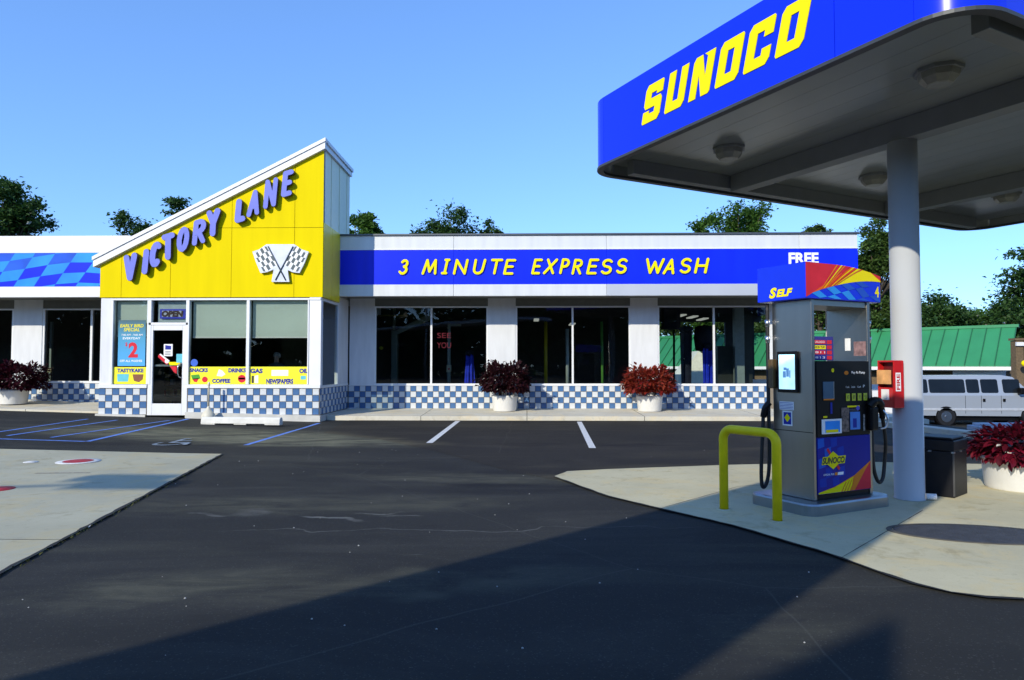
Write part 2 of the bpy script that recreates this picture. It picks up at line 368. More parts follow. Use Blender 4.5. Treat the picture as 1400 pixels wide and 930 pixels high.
ASPH = asphalt_mat()
CONC = concrete_mat('concrete', (.55, .50, .325))
CONCL = concrete_mat('concrete_grey', (.42, .40, .285))
CONC2 = concrete_mat('concrete_pale', (.64, .60, .49), k=.25)
YEL = pm('yellow_panel', (.76, .60, .0005), .6, var=.045, scale=1.5, stretch=(2.2, 1, .25), bump=.04, bscale=1.2, spec=.05)
YELD = pm('yellow_side', (.80, .62, .012), .4, var=.04)
WHT = pm('white_paint', (.76, .76, .76), .5, var=.03, scale=2)
WHTM = pm('white_metal', (.65, .665, .68), .35, var=.07, scale=2.2, stretch=(1.8, 1, .25), spec=.6)
WALL = pm('white_render', (.69, .70, .715), .75, var=.06, scale=3, stretch=(2, 2, .4), bump=.2, bscale=90)
SILV = pm('silver_band', (.50, .53, .58), .4, .15, var=.06, scale=.6)
BLUE = pm('blue_fascia', (.004, .022, .78), .35, var=.14, scale=1.2, stretch=(1.6, 1, .35), spec=.2)
BLUEC = pm('blue_canopy', (.004, .026, .80), .22, var=.03, scale=.5, spec=.25, coat=.12)
YLET = pm('yellow_letter', (.88, .74, .003), .45, var=.02, spec=.12)
LIL = pm('lilac_letter', (.17, .20, .66), .5, var=.06, spec=.2)
DKS = pm('dark_letter_side', (.03, .03, .045), .5)
WLET = pm('white_letter', (.85, .85, .85), .45, var=.02)
TILEB = pm('blue_tile', (.065, .15, .32), .22, var=.16, scale=3, coat=.15)
TILEW = pm('white_tile', (.62, .64, .655), .22, var=.06, scale=3, coat=.15)
GROUT = pm('grout', (.20, .17, .13), .9)
FRM = pm('white_aluminium', (.76, .77, .78), .35, var=.03)
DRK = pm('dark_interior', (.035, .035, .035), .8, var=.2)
GLASS = glassmat('window_glass', (.76, .82, .79))
STEEL = pm('brushed_steel', (.34, .325, .295), .36, 1., var=.045, scale=9, stretch=(1, 1, .08), bump=.03, bscale=200)
STEEL2 = pm('bright_steel', (.55, .57, .6), .28, 1., var=.08, scale=3)
BLK = pm('black_plastic', (.006, .006, .007), .35, var=.2, spec=.18)
RUB = pm('black_rubber', (.008, .008, .009), .55, var=.2)
RED = pm('red_paint', (.50, .008, .010), .35, var=.06, coat=.3)
COLM = pm('column_paint', (.47, .485, .50), .4, var=.03, scale=1.5)
SOFF = pm('soffit_metal', (.30, .32, .30), .30, .35, var=.06, scale=1.5, stretch=(1, 1, 1))
HOOP = pm('yellow_hoop_paint', (.86, .66, .006), .45, spec=.25, var=.08, scale=8)
POT = pm('white_pot', (.72, .71, .68), .55, var=.05, scale=6, bump=.1)
SOIL = pm('soil', (.02, .014, .01), .95)
PNTW = pm('line_white', (.62, .62, .60), .8, var=.2, scale=18)
PNTB = pm('line_blue', (.10, .22, .62), .8, var=.3, scale=9)
GREENR = pm('green_roof', (.035, .24, .095), .45, var=.08, scale=1)
BRICK = pm('brown_brick', (.14, .095, .05), .85, var=.25, scale=12, bump=.3, bscale=30)
SCREEN = pm('lit_screen', (.45, .75, .9), .3, var=.15, scale=9, emit=.9)

# ------------------------------------------------------------------ ground, pads, lines
xs = [-600, -250, -120, -70, -45] + [-36 + 1.0 * k for k in range(73)] + [45, 70, 120, 250, 600]
ys = [-600, -250, -100, -50, -25, -12, -4] + [0 + 1.0 * k for k in range(42)] + [50, 70, 120, 250, 700]
g = MB(); n0 = len(xs)
for y in ys:
    for x in xs: g.v.append((x, y, gz(x, y)))
for j in range(len(ys) - 1):
    for i in range(n0 - 1): g.face((j * n0 + i, j * n0 + i + 1, (j + 1) * n0 + i + 1, (j + 1) * n0 + i), True)
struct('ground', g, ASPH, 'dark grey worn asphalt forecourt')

def drape(mb, pts, off, thick=0.0, step=.8):
    """flat sheet following the ground: pts convex/concave 2-D outline"""
    import mathutils.geometry as mg
    out = []
    n = len(pts)
    for k in range(n):
        a = Vector(pts[k]); b = Vector(pts[(k + 1) % n]); m = max(1, int((b - a).length / step))
        for j in range(m): out.append(a + (b - a) * j / m)
    x0 = min(p.x for p in out); x1 = max(p.x for p in out); y0 = min(p.y for p in out); y1 = max(p.y for p in out)
    def inside(q):
        c = False; j = len(out) - 1
        for i in range(len(out)):
            a, b = out[i], out[j]
            if (a.y > q.y) != (b.y > q.y) and q.x < (b.x - a.x) * (q.y - a.y) / (b.y - a.y) + a.x: c = not c
            j = i
        return c
    inner = []
    yy = y0 + step / 2
    while yy < y1:
        xx = x0 + step / 2
        while xx < x1:
            q = Vector((xx, yy))
            if inside(q) and min((q - p).length for p in out) > step * .45: inner.append(q)
            xx += step
        yy += step
    nb = len(out); allp = out + inner
    vs, es, fs, ov, oe, of = mg.delaunay_2d_cdt(allp, [(i, (i + 1) % nb) for i in range(nb)], [], 0, 1e-5)
    i0 = mb.vs([(v.x, v.y, gz(v.x, v.y) + off) for v in vs])
    for f in fs:
        c = sum((vs[k] for k in f), Vector((0, 0))) / len(f)
        if inside(c):
            f = list(f); q0, q1, q2 = vs[f[0]], vs[f[1]], vs[f[2]]
            cr2 = (q1.x - q0.x) * (q2.y - q0.y) - (q1.y - q0.y) * (q2.x - q0.x)
            if abs(cr2) < 1e-9: continue
            mb.face([i0 + k for k in (f if cr2 > 0 else f[::-1])])
    if thick:
        for k in range(nb):
            a, b = out[k], out[(k + 1) % nb]
            za, zb = gz(a.x, a.y) + off, gz(b.x, b.y) + off
            mb.poly([(a.x, a.y, za - thick), (b.x, b.y, zb - thick), (b.x, b.y, zb), (a.x, a.y, za)])
def g2(px, py, z=0.): v = GP(px, py, z); return (v.x, v.y)

# left concrete pad in separate pours with joints
A1 = Vector(g2(304, 622)); A2 = Vector(g2(0, 786)); dA = (A2 - A1)
A3 = A1 + dA * 1.9
farY = A1.y
m = MB()
def edge_x(y): return A1.x + dA.x * (y - A1.y) / dA.y
cuts = [(farY, 6.0), (5.985, 1.2)]
for (ya, yb) in cuts:
    mm = MB(); drape(mm, [(edge_x(ya), ya), (edge_x(yb), yb), (-9.5, yb), (-9.5, ya)], .018, .012)
    struct('concrete_pad', mm, CONCL, 'grey concrete apron slab beside the asphalt')
    mm = MB(); drape(mm, [(-9.515, ya), (-9.515, yb), (-22, yb), (-22, ya)], .018, .03)
    struct('concrete_pad', mm, CONCL, 'grey concrete apron slab beside the asphalt')
TAR = pm('joint_tar', (.012, .012, .012), .9, var=.3)
def edge_gap(pl, wd, label, off=.0195):
    mm = MB(); rg = random.Random(4)
    fine = []
    for a, b in zip(pl[:-1], pl[1:]):
        a = Vector(a); b = Vector(b); m_ = max(1, int((b - a).length / .12))
        for j in range(m_): fine.append(a + (b - a) * j / m_)
    fine.append(Vector(pl[-1])); L_ = []; R_ = []
    for k, p in enumerate(fine):
        t_ = (fine[min(k + 1, len(fine) - 1)] - fine[max(k - 1, 0)]).normalized(); nn = Vector((-t_.y, t_.x))
        q1 = p + nn * wd * rg.uniform(.2, .9); q2 = p - nn * wd * rg.uniform(.2, .8); L_.append((q1.x, q1.y, gz(q1.x, q1.y) + off)); R_.append((q2.x, q2.y, gz(q2.x, q2.y) + off))
    i = mm.vs(L_); j = mm.vs(R_)
    for k in range(len(L_) - 1): mm.face([i + k, j + k, j + k + 1, i + k + 1])
    struct('joint_tar', mm, TAR, label)
edge_gap([A1, A1 + dA * 1.3], .035, 'dark open joint along the left concrete apron')
edge_gap([(edge_x(6.0), 5.992), (-20, 5.992)], .008, 'thin joint across the left concrete apron')
# dirt and weeds along the pad edge
rnd = random.Random(3)
m = MB()
for k in range(260):
    t = rnd.random() ** .8; y = farY - (farY - 3) * t; x = edge_x(y) + rnd.gauss(.03, .018); s = rnd.uniform(.012, .035)
    z = gz(x, y)
    a = rnd.uniform(0, 6.3)
    m.poly([(x, y, z), (x + s * math.cos(a), y + s * math.sin(a), z + s * .9), (x + s * .5 * math.cos(a + 1), y + s * .5 * math.sin(a + 1), z + s * .5)])
o = solo('weeds', m, leaf_mat('weed_leaf', [(.10, .10, .02), (.18, .16, .03), (.05, .06, .02)]), (0, 0, 0), 'sparse dry weeds along the edge of the concrete apron', 'weeds', kind='stuff')

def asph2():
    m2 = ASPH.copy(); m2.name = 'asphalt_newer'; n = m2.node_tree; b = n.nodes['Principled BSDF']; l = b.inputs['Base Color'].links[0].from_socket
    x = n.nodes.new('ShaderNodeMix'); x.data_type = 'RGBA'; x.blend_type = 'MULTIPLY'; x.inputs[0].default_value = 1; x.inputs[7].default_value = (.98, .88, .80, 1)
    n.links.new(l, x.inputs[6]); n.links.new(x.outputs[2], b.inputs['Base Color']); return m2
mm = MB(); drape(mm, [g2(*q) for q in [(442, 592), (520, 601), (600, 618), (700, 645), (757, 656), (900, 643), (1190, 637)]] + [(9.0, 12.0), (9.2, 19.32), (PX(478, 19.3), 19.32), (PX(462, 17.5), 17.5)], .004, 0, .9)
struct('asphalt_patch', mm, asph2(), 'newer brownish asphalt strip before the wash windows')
# island concrete on the right
isl = [(757, 653), (775, 646), (830, 643), (1000, 637), (1180, 633)]
pts = [g2(*q) for q in isl] + [(6.0, 11.0), (9.3, 10.6), (11.0, 9.0), (11.0, 3.2), (6.0, 3.7)] + [g2(*q) for q in [(1400, 822), (1350, 820), (1300, 813), (1250, 801), (1217, 790), (1134, 760), (1060, 738), (1000, 720), (900, 697), (830, 680)]]
m = MB(); drape(m, pts, .018, 0, .6)
struct('concrete_island', m, CONC, 'pale concrete island round the fuel pump')
edge_gap([g2(*q) for q in [(757, 653), (830, 680), (900, 697), (1000, 720), (1060, 738), (1134, 760), (1217, 790), (1250, 801), (1300, 813), (1350, 820), (1400, 822)]], .028, 'dark dirty joint along the front of the concrete island')
edge_gap([g2(757, 653), g2(775, 646), g2(830, 643), g2(1000, 637), g2(1180, 633)], .02, 'dark joint along the back of the concrete island')
edge_gap([g2(905, 697), g2(1010, 667), g2(1200, 655)], .007, 'hairline joint across the concrete island')
edge_gap([g2(1150, 766), g2(1262, 700)], .006, 'hairline joint from pump to island edge')

# parking lines
def line(p, q, w, mat, label, off=.006, name='parking_line'):
    a = Vector(g2(*p)); b = Vector(g2(*q)); d = (b - a).normalized(); nn = Vector((-d.y, d.x)) * w / 2
    za = gz(a.x, a.y); a = Vector(g2(p[0], p[1], za)); zb = gz(b.x, b.y); b = Vector(g2(q[0], q[1], zb))
    m = MB(); drape(m, [a - nn, b - nn, b + nn, a + nn], off, 0, .5)
    return struct(name, m, mat, label)
line((626, 576), (587, 606), .13, PNTW, 'white bay line in front of the first wash window')
line((792, 577), (810, 613), .13, PNTW, 'white bay line in front of the second planter')
line((436, 579), (336, 609), .10, PNTB, 'blue bay line at the corner of the yellow store')
line((258, 572), (120, 603), .10, PNTB, 'blue border line of the hatched access aisle')
line((117, 603), (-10, 598), .09, PNTB, 'blue border line at the foot of the access aisle')
line((232, 574), (70, 597), .08, PNTB, 'blue hatch line of the access aisle')
line((160, 573), (10, 594), .08, PNTB, 'blue hatch line of the access aisle')
line((120, 571), (-20, 591), .08, PNTB, 'blue hatch line of the access aisle')
# worn wheelchair symbol
m = MB(); c = Vector(g2(233, 602, .1)); z = gz(c.x, c.y) + .007
def flat(mb, pts2, z): mb.poly([(p[0], p[1], z) for p in pts2])
F = Frame((c.x, c.y, z), (1, 0, 0), (0, 1, 0))
for a, b in zip(arc(0, 0, .28, .3, 150, 400, 9)[:-1], arc(0, 0, .28, .3, 150, 400, 9)[1:]):
    d = Vector(b) - Vector(a); q = Vector((-d.y, d.x)).normalized() * .045
    flat(m, [Vector(a) - q + c, Vector(b) - q + c, Vector(b) + q + c, Vector(a) + q + c], z)
for a, b in [((-.05, .1), (-.1, .75)), ((-.1, .45), (.2, .45)), ((-.05, .12), (.3, .12)), ((.3, .12), (.4, -.25)), ((-.16, .82), (.0, .82))]:
    d = Vector(b) - Vector(a); q = Vector((-d.y, d.x)).normalized() * .045; z += .0004
    flat(m, [Vector(a) - q + c, Vector(b) - q + c, Vector(b) + q + c, Vector(a) + q + c], z)
PNTF = pm('line_faded', (.20, .25, .30), .8, var=.5, scale=14)
struct('wheelchair_symbol', m, PNTF, 'worn pale wheelchair symbol painted on the asphalt')

# ------------------------------------------------------------------ building planes
Y1, Y2, Y3 = 18.8, 20.5, 21.8
XL = PX(136, Y1); XR = PX(438.5, Y1)            # store front from left to right
WR = PX(1175, Y2)                               # right end of the wash building
# sidewalk: kerb face and sloping top
m = MB()
def slab(mb, x0, x1, yf, yb, zf, zb, nseg=6):
    for k in range(nseg):
        a = x0 + (x1 - x0) * k / nseg; b = x0 + (x1 - x0) * (k + 1) / nseg
        ga, gb = gz(a, yf), gz(b, yf)
        i = mb.vs([(a, yf, ga - .1), (b, yf, gb - .1), (b, yf, gb + zf), (a, yf, ga + zf), (a, yb, ga + zb), (b, yb, gb + zb)])
        mb.face([i, i + 1, i + 2, i + 3]); mb.face([i + 3, i + 2, i + 5, i + 4])
for (a, b) in [(XR + .05, -3.0), (-2.985, .0), (.015, 3.3), (3.315, 6.6), (6.615, WR + .1), (WR + .115, WR + 1.3)]:
    mm = MB(); slab(mm, a, b, 19.3, 21.85, .125, .19, 2)
    struct('sidewalk', mm, CONC2, 'pale concrete walk along the wash windows')
for (a, b) in [(-30, -18), (-17.985, -14.5), (-14.485, XL - .02)]:
    mm = MB(); slab(mm, a, b, 19.5, 21.85, .06, .16, 4)
    struct('sidewalk', mm, CONC2, 'pale concrete walk before the left wing')
# plinth under the store front
mm = MB(); slab(mm, XL - .02, PX(203, Y1), Y1 - .1, Y1 + .2, .06, .06, 3); slab(mm, PX(257, Y1), XR + .02, Y1 - .1, Y1 + .2, .14, .14, 5)
# ------------------------------------------------------------------ convenience store
store = thing('convenience_store', ((XL + XR) / 2, Y1, 0), 'small store with bright yellow slanted gable front and glazed entrance', 'store')
def zs(py): return PZ(py, Y1, 300)
FS = Frame((0, Y1, 0), (1, 0, 0), (0, 0, 1))     # store front plane
ztile_b, ztile_t = .205, zs(530.5); zglass_b, zglass_t = zs(526), zs(411)
xp = lambda px, py=470: P(px, py, Y1).x
# gable outline
g_bl = P(136, 407, Y1); g_tl = P(136, 362, Y1); g_tr = P(444.5, 204, Y1); g_br = P(440, 406, Y1)
gx0, gx1 = g_bl.x, (g_tr.x + g_br.x) / 2
gz0 = (g_bl.z + g_br.z) / 2
def roofz(x): return g_tl.z + (g_tr.z - g_tl.z) * (x - g_tl.x) / (g_tr.x - g_tl.x)
base = MB(); base.box((XL, Y1, gz0 - .0), (gx1 - .02, Y1 + .1, gz0 + .02))
cutx = [gx0] + [P(q, 380, Y1).x for q in (166, 233, 316, 402)] + [gx1]
zc = PZ(311.5, Y1, 360)
bk = MB(); bk.prism([(gx0, Y1 + .03, gz0), (gx1 - .01, Y1 + .03, gz0), (gx1 - .01, Y1 + .03, roofz(gx1) - .01), (gx0, Y1 + .03, roofz(gx0) - .01)], (0, .12, 0))
part('gable_wall', bk, DKS, store)
for a, b in zip(cutx[:-1], cutx[1:]):
    a += .006; b -= .006
    polys = []
    if roofz(b) > zc + .1:
        lo = [(a, gz0), (b, gz0), (b, zc - .006)]
        if roofz(a) > zc: lo += [(a, zc - .006)]
        else:
            xc = a + (zc - roofz(a)) / (roofz(b) - roofz(a)) * (b - a); lo += [(xc, zc - .006), (a, roofz(a))]
        hi = [(b, zc + .006), (b, roofz(b))] + ([(a, roofz(a)), (a, zc + .006)] if roofz(a) > zc else [(a + (zc + .01 - roofz(a)) / (roofz(b) - roofz(a)) * (b - a), zc + .006)])
        polys = [lo, hi]
    else: polys = [[(a, gz0), (b, gz0), (b, roofz(b)), (a, roofz(a))]]
    for pl in polys:
        mm = MB(); mm.prism([(x, Y1 + .025, z) for x, z in pl], (0, -.025, 0)); part('panel', mm, YEL, store)
# tower side (faces right), roof, coping
YT = 21.62
ztr = roofz(gx1)
zf2 = PZ(320, Y2, 463)
mm = MB(); mm.box((gx1 - .10, Y1 + .152, zf2), (gx1 - .012, YT, ztr - .01)); part('side_wall', mm, pm('pale_green_metal', (.74, .76, .56), .5, var=.03), store)
for k in range(3):
    y = Y1 + .75 + k * .85
    mm = MB(); mm.box((gx1 - .012, y, zf2 + .01), (gx1 + .004, y + .02, ztr - .02)); part('seam', mm, MATS['pale_green_metal'], store)
for (ya, yb) in ((Y1 + .03, Y1 + .86), (Y1 + .872, Y2 - .0)):
    mm = MB(); mm.box((gx1 - .03, ya, gz0), (gx1 + .006, yb, zf2 - .006)); part('side_panel', mm, YELD, store)
mm = MB()                                        # sloping roof slab
L = -.12
mm.prism([(gx0 - .12, Y1 - .0, roofz(gx0 - .12) - .03), (gx1 - .02, Y1, roofz(gx1) - .03), (gx1 - .02, Y1, roofz(gx1) + .02), (gx0 - .12, Y1, roofz(gx0 - .12) + .02)], (0, YT - Y1, 0)); part('roof', mm, WHT, store)
def rz(x, d): return roofz(x) + d
mm = MB(); xa, xb = gx0 - .14, gx1 + .05
mm.prism([(xa, Y1 - .10, rz(xa, -.02)), (xb, Y1 - .10, rz(xb, -.02)), (xb, Y1 - .10, rz(xb, .17)), (xa, Y1 - .10, rz(xa, .17))], (0, .1, 0)); part('coping', mm, WHT, store)
mm = MB(); mm.prism([(xa - .02, Y1 - .13, rz(xa, .17)), (xb + .02, Y1 - .13, rz(xb + .02, .17)), (xb + .02, Y1 - .13, rz(xb + .02, .27)), (xa - .02, Y1 - .13, rz(xa, .27))], (0, .22, 0)); part('coping', mm, WHT, store)
mm = MB(); mm.box((gx1 - .06, Y1 + .0, rz(gx1, .02)), (gx1 + .05, YT + .05, rz(gx1, .17))); part('coping', mm, WHTM, store)
mm = MB(); mm.box((gx1 - .06, Y1 + .09, rz(gx1, .172)), (gx1 + .09, YT + .07, rz(gx1, .275))); part('coping', mm, WHTM, store)
# front framing
def fr(px0, px1, py0, py1, y0=Y1 - .02, y1=Y1 + .12, name='frame', mat=FRM, par=store, bev=.004):
    mm = MB(); mm.box((xp(px0), y0, zs(py1)), (xp(px1), y1, zs(py0))); return part(name, mm, mat, par, bevel=bev)
zbase = lambda x: gz(x, Y1 - .1)
fr(137, 151.5, 407.6, 526.5, Y1 + .0, Y1 + .3, 'pier', WALL)
mm = MB(); mm.box((xp(422.5), Y1 - .0, zs(526.5)), (xp(438.5), Y1 + .16, zs(407))); part('pier', mm, WHT, store)
fr(151.7, 438, 407.8, 410.5, name='frame')
for a, b in ((151.7, 154.5), (201, 206.5), (254, 258.5), (336.8, 341), (420.5, 422.3)):
    fr(a, b, 410.7, 525.5)
fr(137, 202.5, 525.8, 530.8, Y1 - .04, Y1 + .14, 'sill'); fr(256.5, 438.8, 525.8, 530.8, Y1 - .04, Y1 + .14, 'sill')
def pane(px0, px1, py0, py1, par=store):
    mm = MB(); mm.poly([(xp(px0), Y1 + .05, zs(py1)), (xp(px1), Y1 + .05, zs(py1)), (xp(px1), Y1 + .05, zs(py0)), (xp(px0), Y1 + .05, zs(py0))])
    return part('pane', mm, GLASS, par)
pane(154.5, 201, 410.5, 525.8); pane(206.5, 254, 410.5, 441); pane(258.5, 336.8, 410.5, 525.8); pane(341, 420.5, 410.5, 525.8)
# blinds
BL = pm('roller_blind', (.56, .62, .58), .8, var=.04, scale=1)
for a, b, c in ((155, 200.5, 458), (260, 336, 460), (342, 420, 460)):
    mm = MB(); mm.box((xp(a), Y1 + .16, zs(c)), (xp(b), Y1 + .165, zs(411))); part('blind', mm, BL, store)
    mm = MB(); mm.box((xp(a), Y1 + .15, zs(c + 2)), (xp(b), Y1 + .175, zs(c) - .002)); part('blind_rail', mm, WHT, store)
mm = MB(); mm.box((xp(211), Y1 + .16, zs(440)), (xp(253), Y1 + .165, zs(411))); part('blind', mm, pm('pale_blind', (.5, .58, .6), .8), store)
# door
fr(203, 257, 441, 444.5, name='frame')
door = fr(203, 209.3, 444.8, 568, Y1 - .01, Y1 + .07, 'door')
zdb = .06
for (a, b, c, d) in ((249.7, 257, 444.8, 568), (209.5, 249.5, 444.8, 451.6), (209.5, 249.5, 552, 568)):
    mm = MB(); mm.box((xp(a), Y1 - .009, zs(d)), (xp(b), Y1 + .069, zs(c))); part('door_rail', mm, FRM, door, bevel=.004)
mm = MB(); mm.poly([(xp(209.3), Y1 + .03, zs(552)), (xp(249.6), Y1 + .03, zs(552)), (xp(249.6), Y1 + .03, zs(451.6)), (xp(209.3), Y1 + .03, zs(451.6))]); part('pane', mm, GLASS, door)
hx = xp(247); mm = MB(); mm.tube([(hx + .05, Y1 - .01, zs(497)), (hx, Y1 - .09, zs(498.5)), (hx - .02, Y1 - .1, zs(503)), (hx - .02, Y1 - .1, zs(511)), (hx, Y1 - .09, zs(515)), (hx + .05, Y1 - .01, zs(517))], .014, 8); part('handle', mm, STEEL2, door)
mm = MB(); mm.box((xp(210), Y1 + .08, zs(501)), (xp(248), Y1 + .11, zs(498.5))); part('push_bar', mm, STEEL2, door)
# base
mm = MB(); slab(mm, XL - .02, PX(203, Y1), Y1 - .1, Y1 + .15, .055, .055, 3); part('plinth', mm, pm('plinth_concrete', (.55, .54, .50), .8, var=.12, scale=4, bump=.2), store); mm = MB()
slab(mm, PX(257, Y1), XR + .02, Y1 - .1, Y1 + .15, .17, .17, 4)
part('plinth', mm, pm('plinth_concrete', (.55, .54, .50), .8, var=.12, scale=4, bump=.2), store); mm = MB(); mm.box((XR - .05, Y1 - .098, -.05), (XR + .03, Y3 - .02, .168)); part('plinth', mm, pm('plinth_concrete', (.55, .54, .50), .8, var=.12, scale=4, bump=.2), store)
mm = MB(); mm.box((XL + .01, Y1 + .004, .0), (PX(203, Y1), Y1 + .2, zs(531))); mm.box((PX(257, Y1), Y1 + .004, .0), (XR - .02, Y1 + .2, zs(531))); part('tile_bed', mm, GROUT, store)

def tilemesh(sz, mat, ax='x'):
    t = MB(); h = sz / 2 - .007
    if ax == 'x': t.box((-h, -.012, -h), (h, .0, h))
    else: t.box((0, -h, -h), (.012, h, h))
    return t.mesh('tile', mat)
TS = .1755
TM = {(a, i): tilemesh(TS, (TILEB, TILEW)[i], a) for a in 'xy' for i in (0, 1)}
def tiles(par, x0, x1, y, ztop, rows, ts, ax='x', ph=0, sc=None):
    n = int(round((x1 - x0) / ts)); s = (x1 - x0) / n
    for i in range(n):
        for j in range(rows):
            c = x0 + s * (i + .5); z = ztop - ts * (j + .5)
            o = pobj('tile', TM[(ax, (i + j + ph) % 2)], par)
            loc = Vector((c, y, z)) if ax == 'x' else Vector((y, c, z))
            o.location = loc - ORG[par.name]
            o.scale = ((s / TS, 1, ts / TS) if ax == 'x' else (1, s / TS, ts / TS))
zt = zs(531)
tiles(store, XL + .01, PX(202, Y1), Y1 + .003, zt - .005, 4, .181)
tiles(store, PX(258, Y1), XR - .03, Y1 + .003, zt - .005, 4, .181)
# side wall below: tiles and side window
mm = MB(); mm.box((XR - .2, Y1 + .2, .1), (XR - .03, Y3 - .02, zt)); part('side_bed', mm, GROUT, store)
tiles(store, Y1 + .01, Y3 - .02, XR - .03, zt - .005, 4, .181, 'y')
mm = MB()
sY = Y1 + .17
mm.box((XR - .12, Y1 + .17, zt + .002), (XR - .01, Y3 - .03, zt + .07)); part('side_sill', mm, FRM, store)
for (ya, yb) in ((Y1 + .17, Y1 + .26), (Y2 + .1, Y2 + .19)):
    mm = MB(); mm.box((XR - .12, ya, zt + .072), (XR - .02, yb, gz0 - .002)); part('side_frame', mm, FRM, store)
mm = MB(); mm.box((XR - .12, Y1 + .262, gz0 - .08), (XR - .02, Y2 + .098, gz0 - .002)); part('side_frame', mm, FRM, store)
mm = MB(); mm.poly([(XR - .06, Y1 + .26, zt + .07), (XR - .06, Y2 + .1, zt + .07), (XR - .06, Y2 + .1, gz0 - .08), (XR - .06, Y1 + .26, gz0 - .08)]); part('side_pane', mm, GLASS, store)
mm = MB(); mm.box((XR - .14, Y2 + .192, zt + .072), (XR - .02, Y3 - .03, PZ(405, Y2))); part('side_pier', mm, WALL, store)
# interior shell
mm = MB()
mm.box((XL + .0, Y1 + .3, 0), (XL + .12, 27, gz0)); mm.box((XR - .4, 23.0, 0), (XR - .25, 27, gz0)); mm.box((XL, 26.9, 0), (XR - .2, 27.05, gz0))
mm.box((XL + .01, Y1 + .13, gz0 - .05), (XR - .12, 27, gz0 + .04)); part('interior_wall', mm, pm('store_inner_wall', (.10, .11, .10), .8), store)
mm = MB(); mm.box((XL + .13, Y1 + .2, .0), (XR - .21, 26.9, .07)); part('floor', mm, pm('store_floor', (.2, .2, .19), .4), store)
mm = MB(); mm.box((PX(205, 24), 24, .07), (PX(262, 24), 24.1, 2.6)); part('partition', mm, pm('maroon_wall', (.09, .008, .012), .7), store)
mm = MB(); mm.box((PX(385, 23), 23, .07), (PX(425, 23), 23.1, 3.0)); part('partition', mm, pm('green_grey_wall', (.12, .14, .11), .8), store)
# shelves with goods, each a thing
gc = [pm('goods_' + n_, c_, .5) for n_, c_ in (('red', (.4, .03, .03)), ('amber', (.4, .25, .04)), ('pale', (.4, .4, .38)), ('teal', (.04, .2, .25)))]
rnd = random.Random(5)
for k, (px, yy) in enumerate(((228, 22.0), (300, 22.4), (350, 21.6))):
    x = PX(px, yy); sh = thing('shelf_rack', (x, yy, .07), ['low goods shelf just inside the glass door', 'goods shelf behind the snacks window', 'goods shelf behind the newspapers window'][k], 'shelf')
    mm = MB()
    for z in (.2, .55, .9, 1.25): mm.box((x - .5, yy, z), (x + .5, yy + .35, z + .03))
    mm.box((x - .52, yy, .07), (x - .5, yy + .35, 1.4)); mm.box((x + .5, yy, .07), (x + .52, yy + .35, 1.4)); part('rack', mm, BLK, sh)
    for ci in range(4):
        mm = MB()
        for z in (.23, .58, .93, 1.28):
            for q in range(8):
                if rnd.random() < .28:
                    xx = x - .48 + q * .12; mm.box((xx, yy + .03, z), (xx + .09, yy + .2, z + rnd.uniform(.1, .22)))
        if mm.v: part('goods', mm, gc[ci], sh)

# store window graphics
BANN = pm('yellow_banner', (.86, .80, .01), .5, var=.02, emit=0)
NAVY = pm('navy_print', (.03, .04, .30), .5, spec=.1)
REDP = pm('red_print', (.65, .03, .05), .5, spec=.1); WHP = pm('white_print', (.8, .8, .8), .5); GRP = pm('green_print', (.08, .35, .05), .5, spec=.1); BRP = pm('brown_print', (.22, .07, .03), .5)
CYP = pm('cyan_print', (.1, .5, .6), .5); BKP = pm('black_print', (.02, .02, .02), .5); ORP = pm('orange_print', (.75, .22, .02), .5, spec=.1)
FB = Frame((0, Y1 + .045, 0), (1, 0, 0), (0, 0, 1))
def banner(px0, px1, py0, py1, label, texts, pics):
    c = (xp((px0 + px1) / 2), Y1 + .045, zs(py1))
    t = thing('window_banner', c, label, 'banner')
    mm = MB(); mm.box((xp(px0), Y1 + .040, zs(py1)), (xp(px1), Y1 + .045, zs(py0))); part('sheet', mm, BANN, t)
    FF = Frame((0, Y1 + .040, 0), (1, 0, 0), (0, 0, 1))
    for s_, a, b, c_, d in texts:
        mm = MB(); text_into(mm, FF, s_, xp(a), xp(b), zs(d), zs(c_), .002, bold=.055); part('lettering', mm, NAVY, t)
    for mat, shape in pics:
        mm = MB()
        pts = [FF.p(xp(a), zs(b), .0025) for a, b in shape]
        mm.poly(pts[::-1] if (pts[1] - pts[0]).cross(pts[2] - pts[1]).y > 0 else pts); part('picture', mm, mat, t)
    return t
def disc(cx, cy, r, n=12): return [(cx + r * math.cos(2 * PI * k / n), cy + r * math.sin(2 * PI * k / n)) for k in range(n)]
banner(155, 200.5, 502, 525, 'yellow window strip reading TASTYKAKE with two cake pictures', [('TASTYKAKE', 160, 196, 504, 509.5)],
       [(CYP, [(160, 511.5), (176, 511.5), (175, 522), (160.5, 522)]), (BRP, [(181, 512), (196, 512), (195, 519), (190, 523), (183, 521)])])
banner(258.8, 336.5, 501.5, 525.5, 'yellow window strip reading SNACKS COFFEE DRINKS', [('SNACKS', 259.5, 284, 503.5, 509), ('DRINKS', 312, 336, 503.5, 509.5), ('COFFEE', 290, 315, 518, 524)],
       [(GRP, [(261, 513), (272, 512), (274, 518), (263, 519)]), (REDP, [(263, 518), (272, 517), (269, 523), (265, 522)]), (REDP, disc(280, 519, 4)), (WHP, [(296, 514), (299, 505), (304, 507), (308, 512), (303, 515)]), (REDP, disc(330.5, 518, 5.5)), (WHP, [(326, 516.5), (335, 516.5), (335, 519), (326, 519)])])
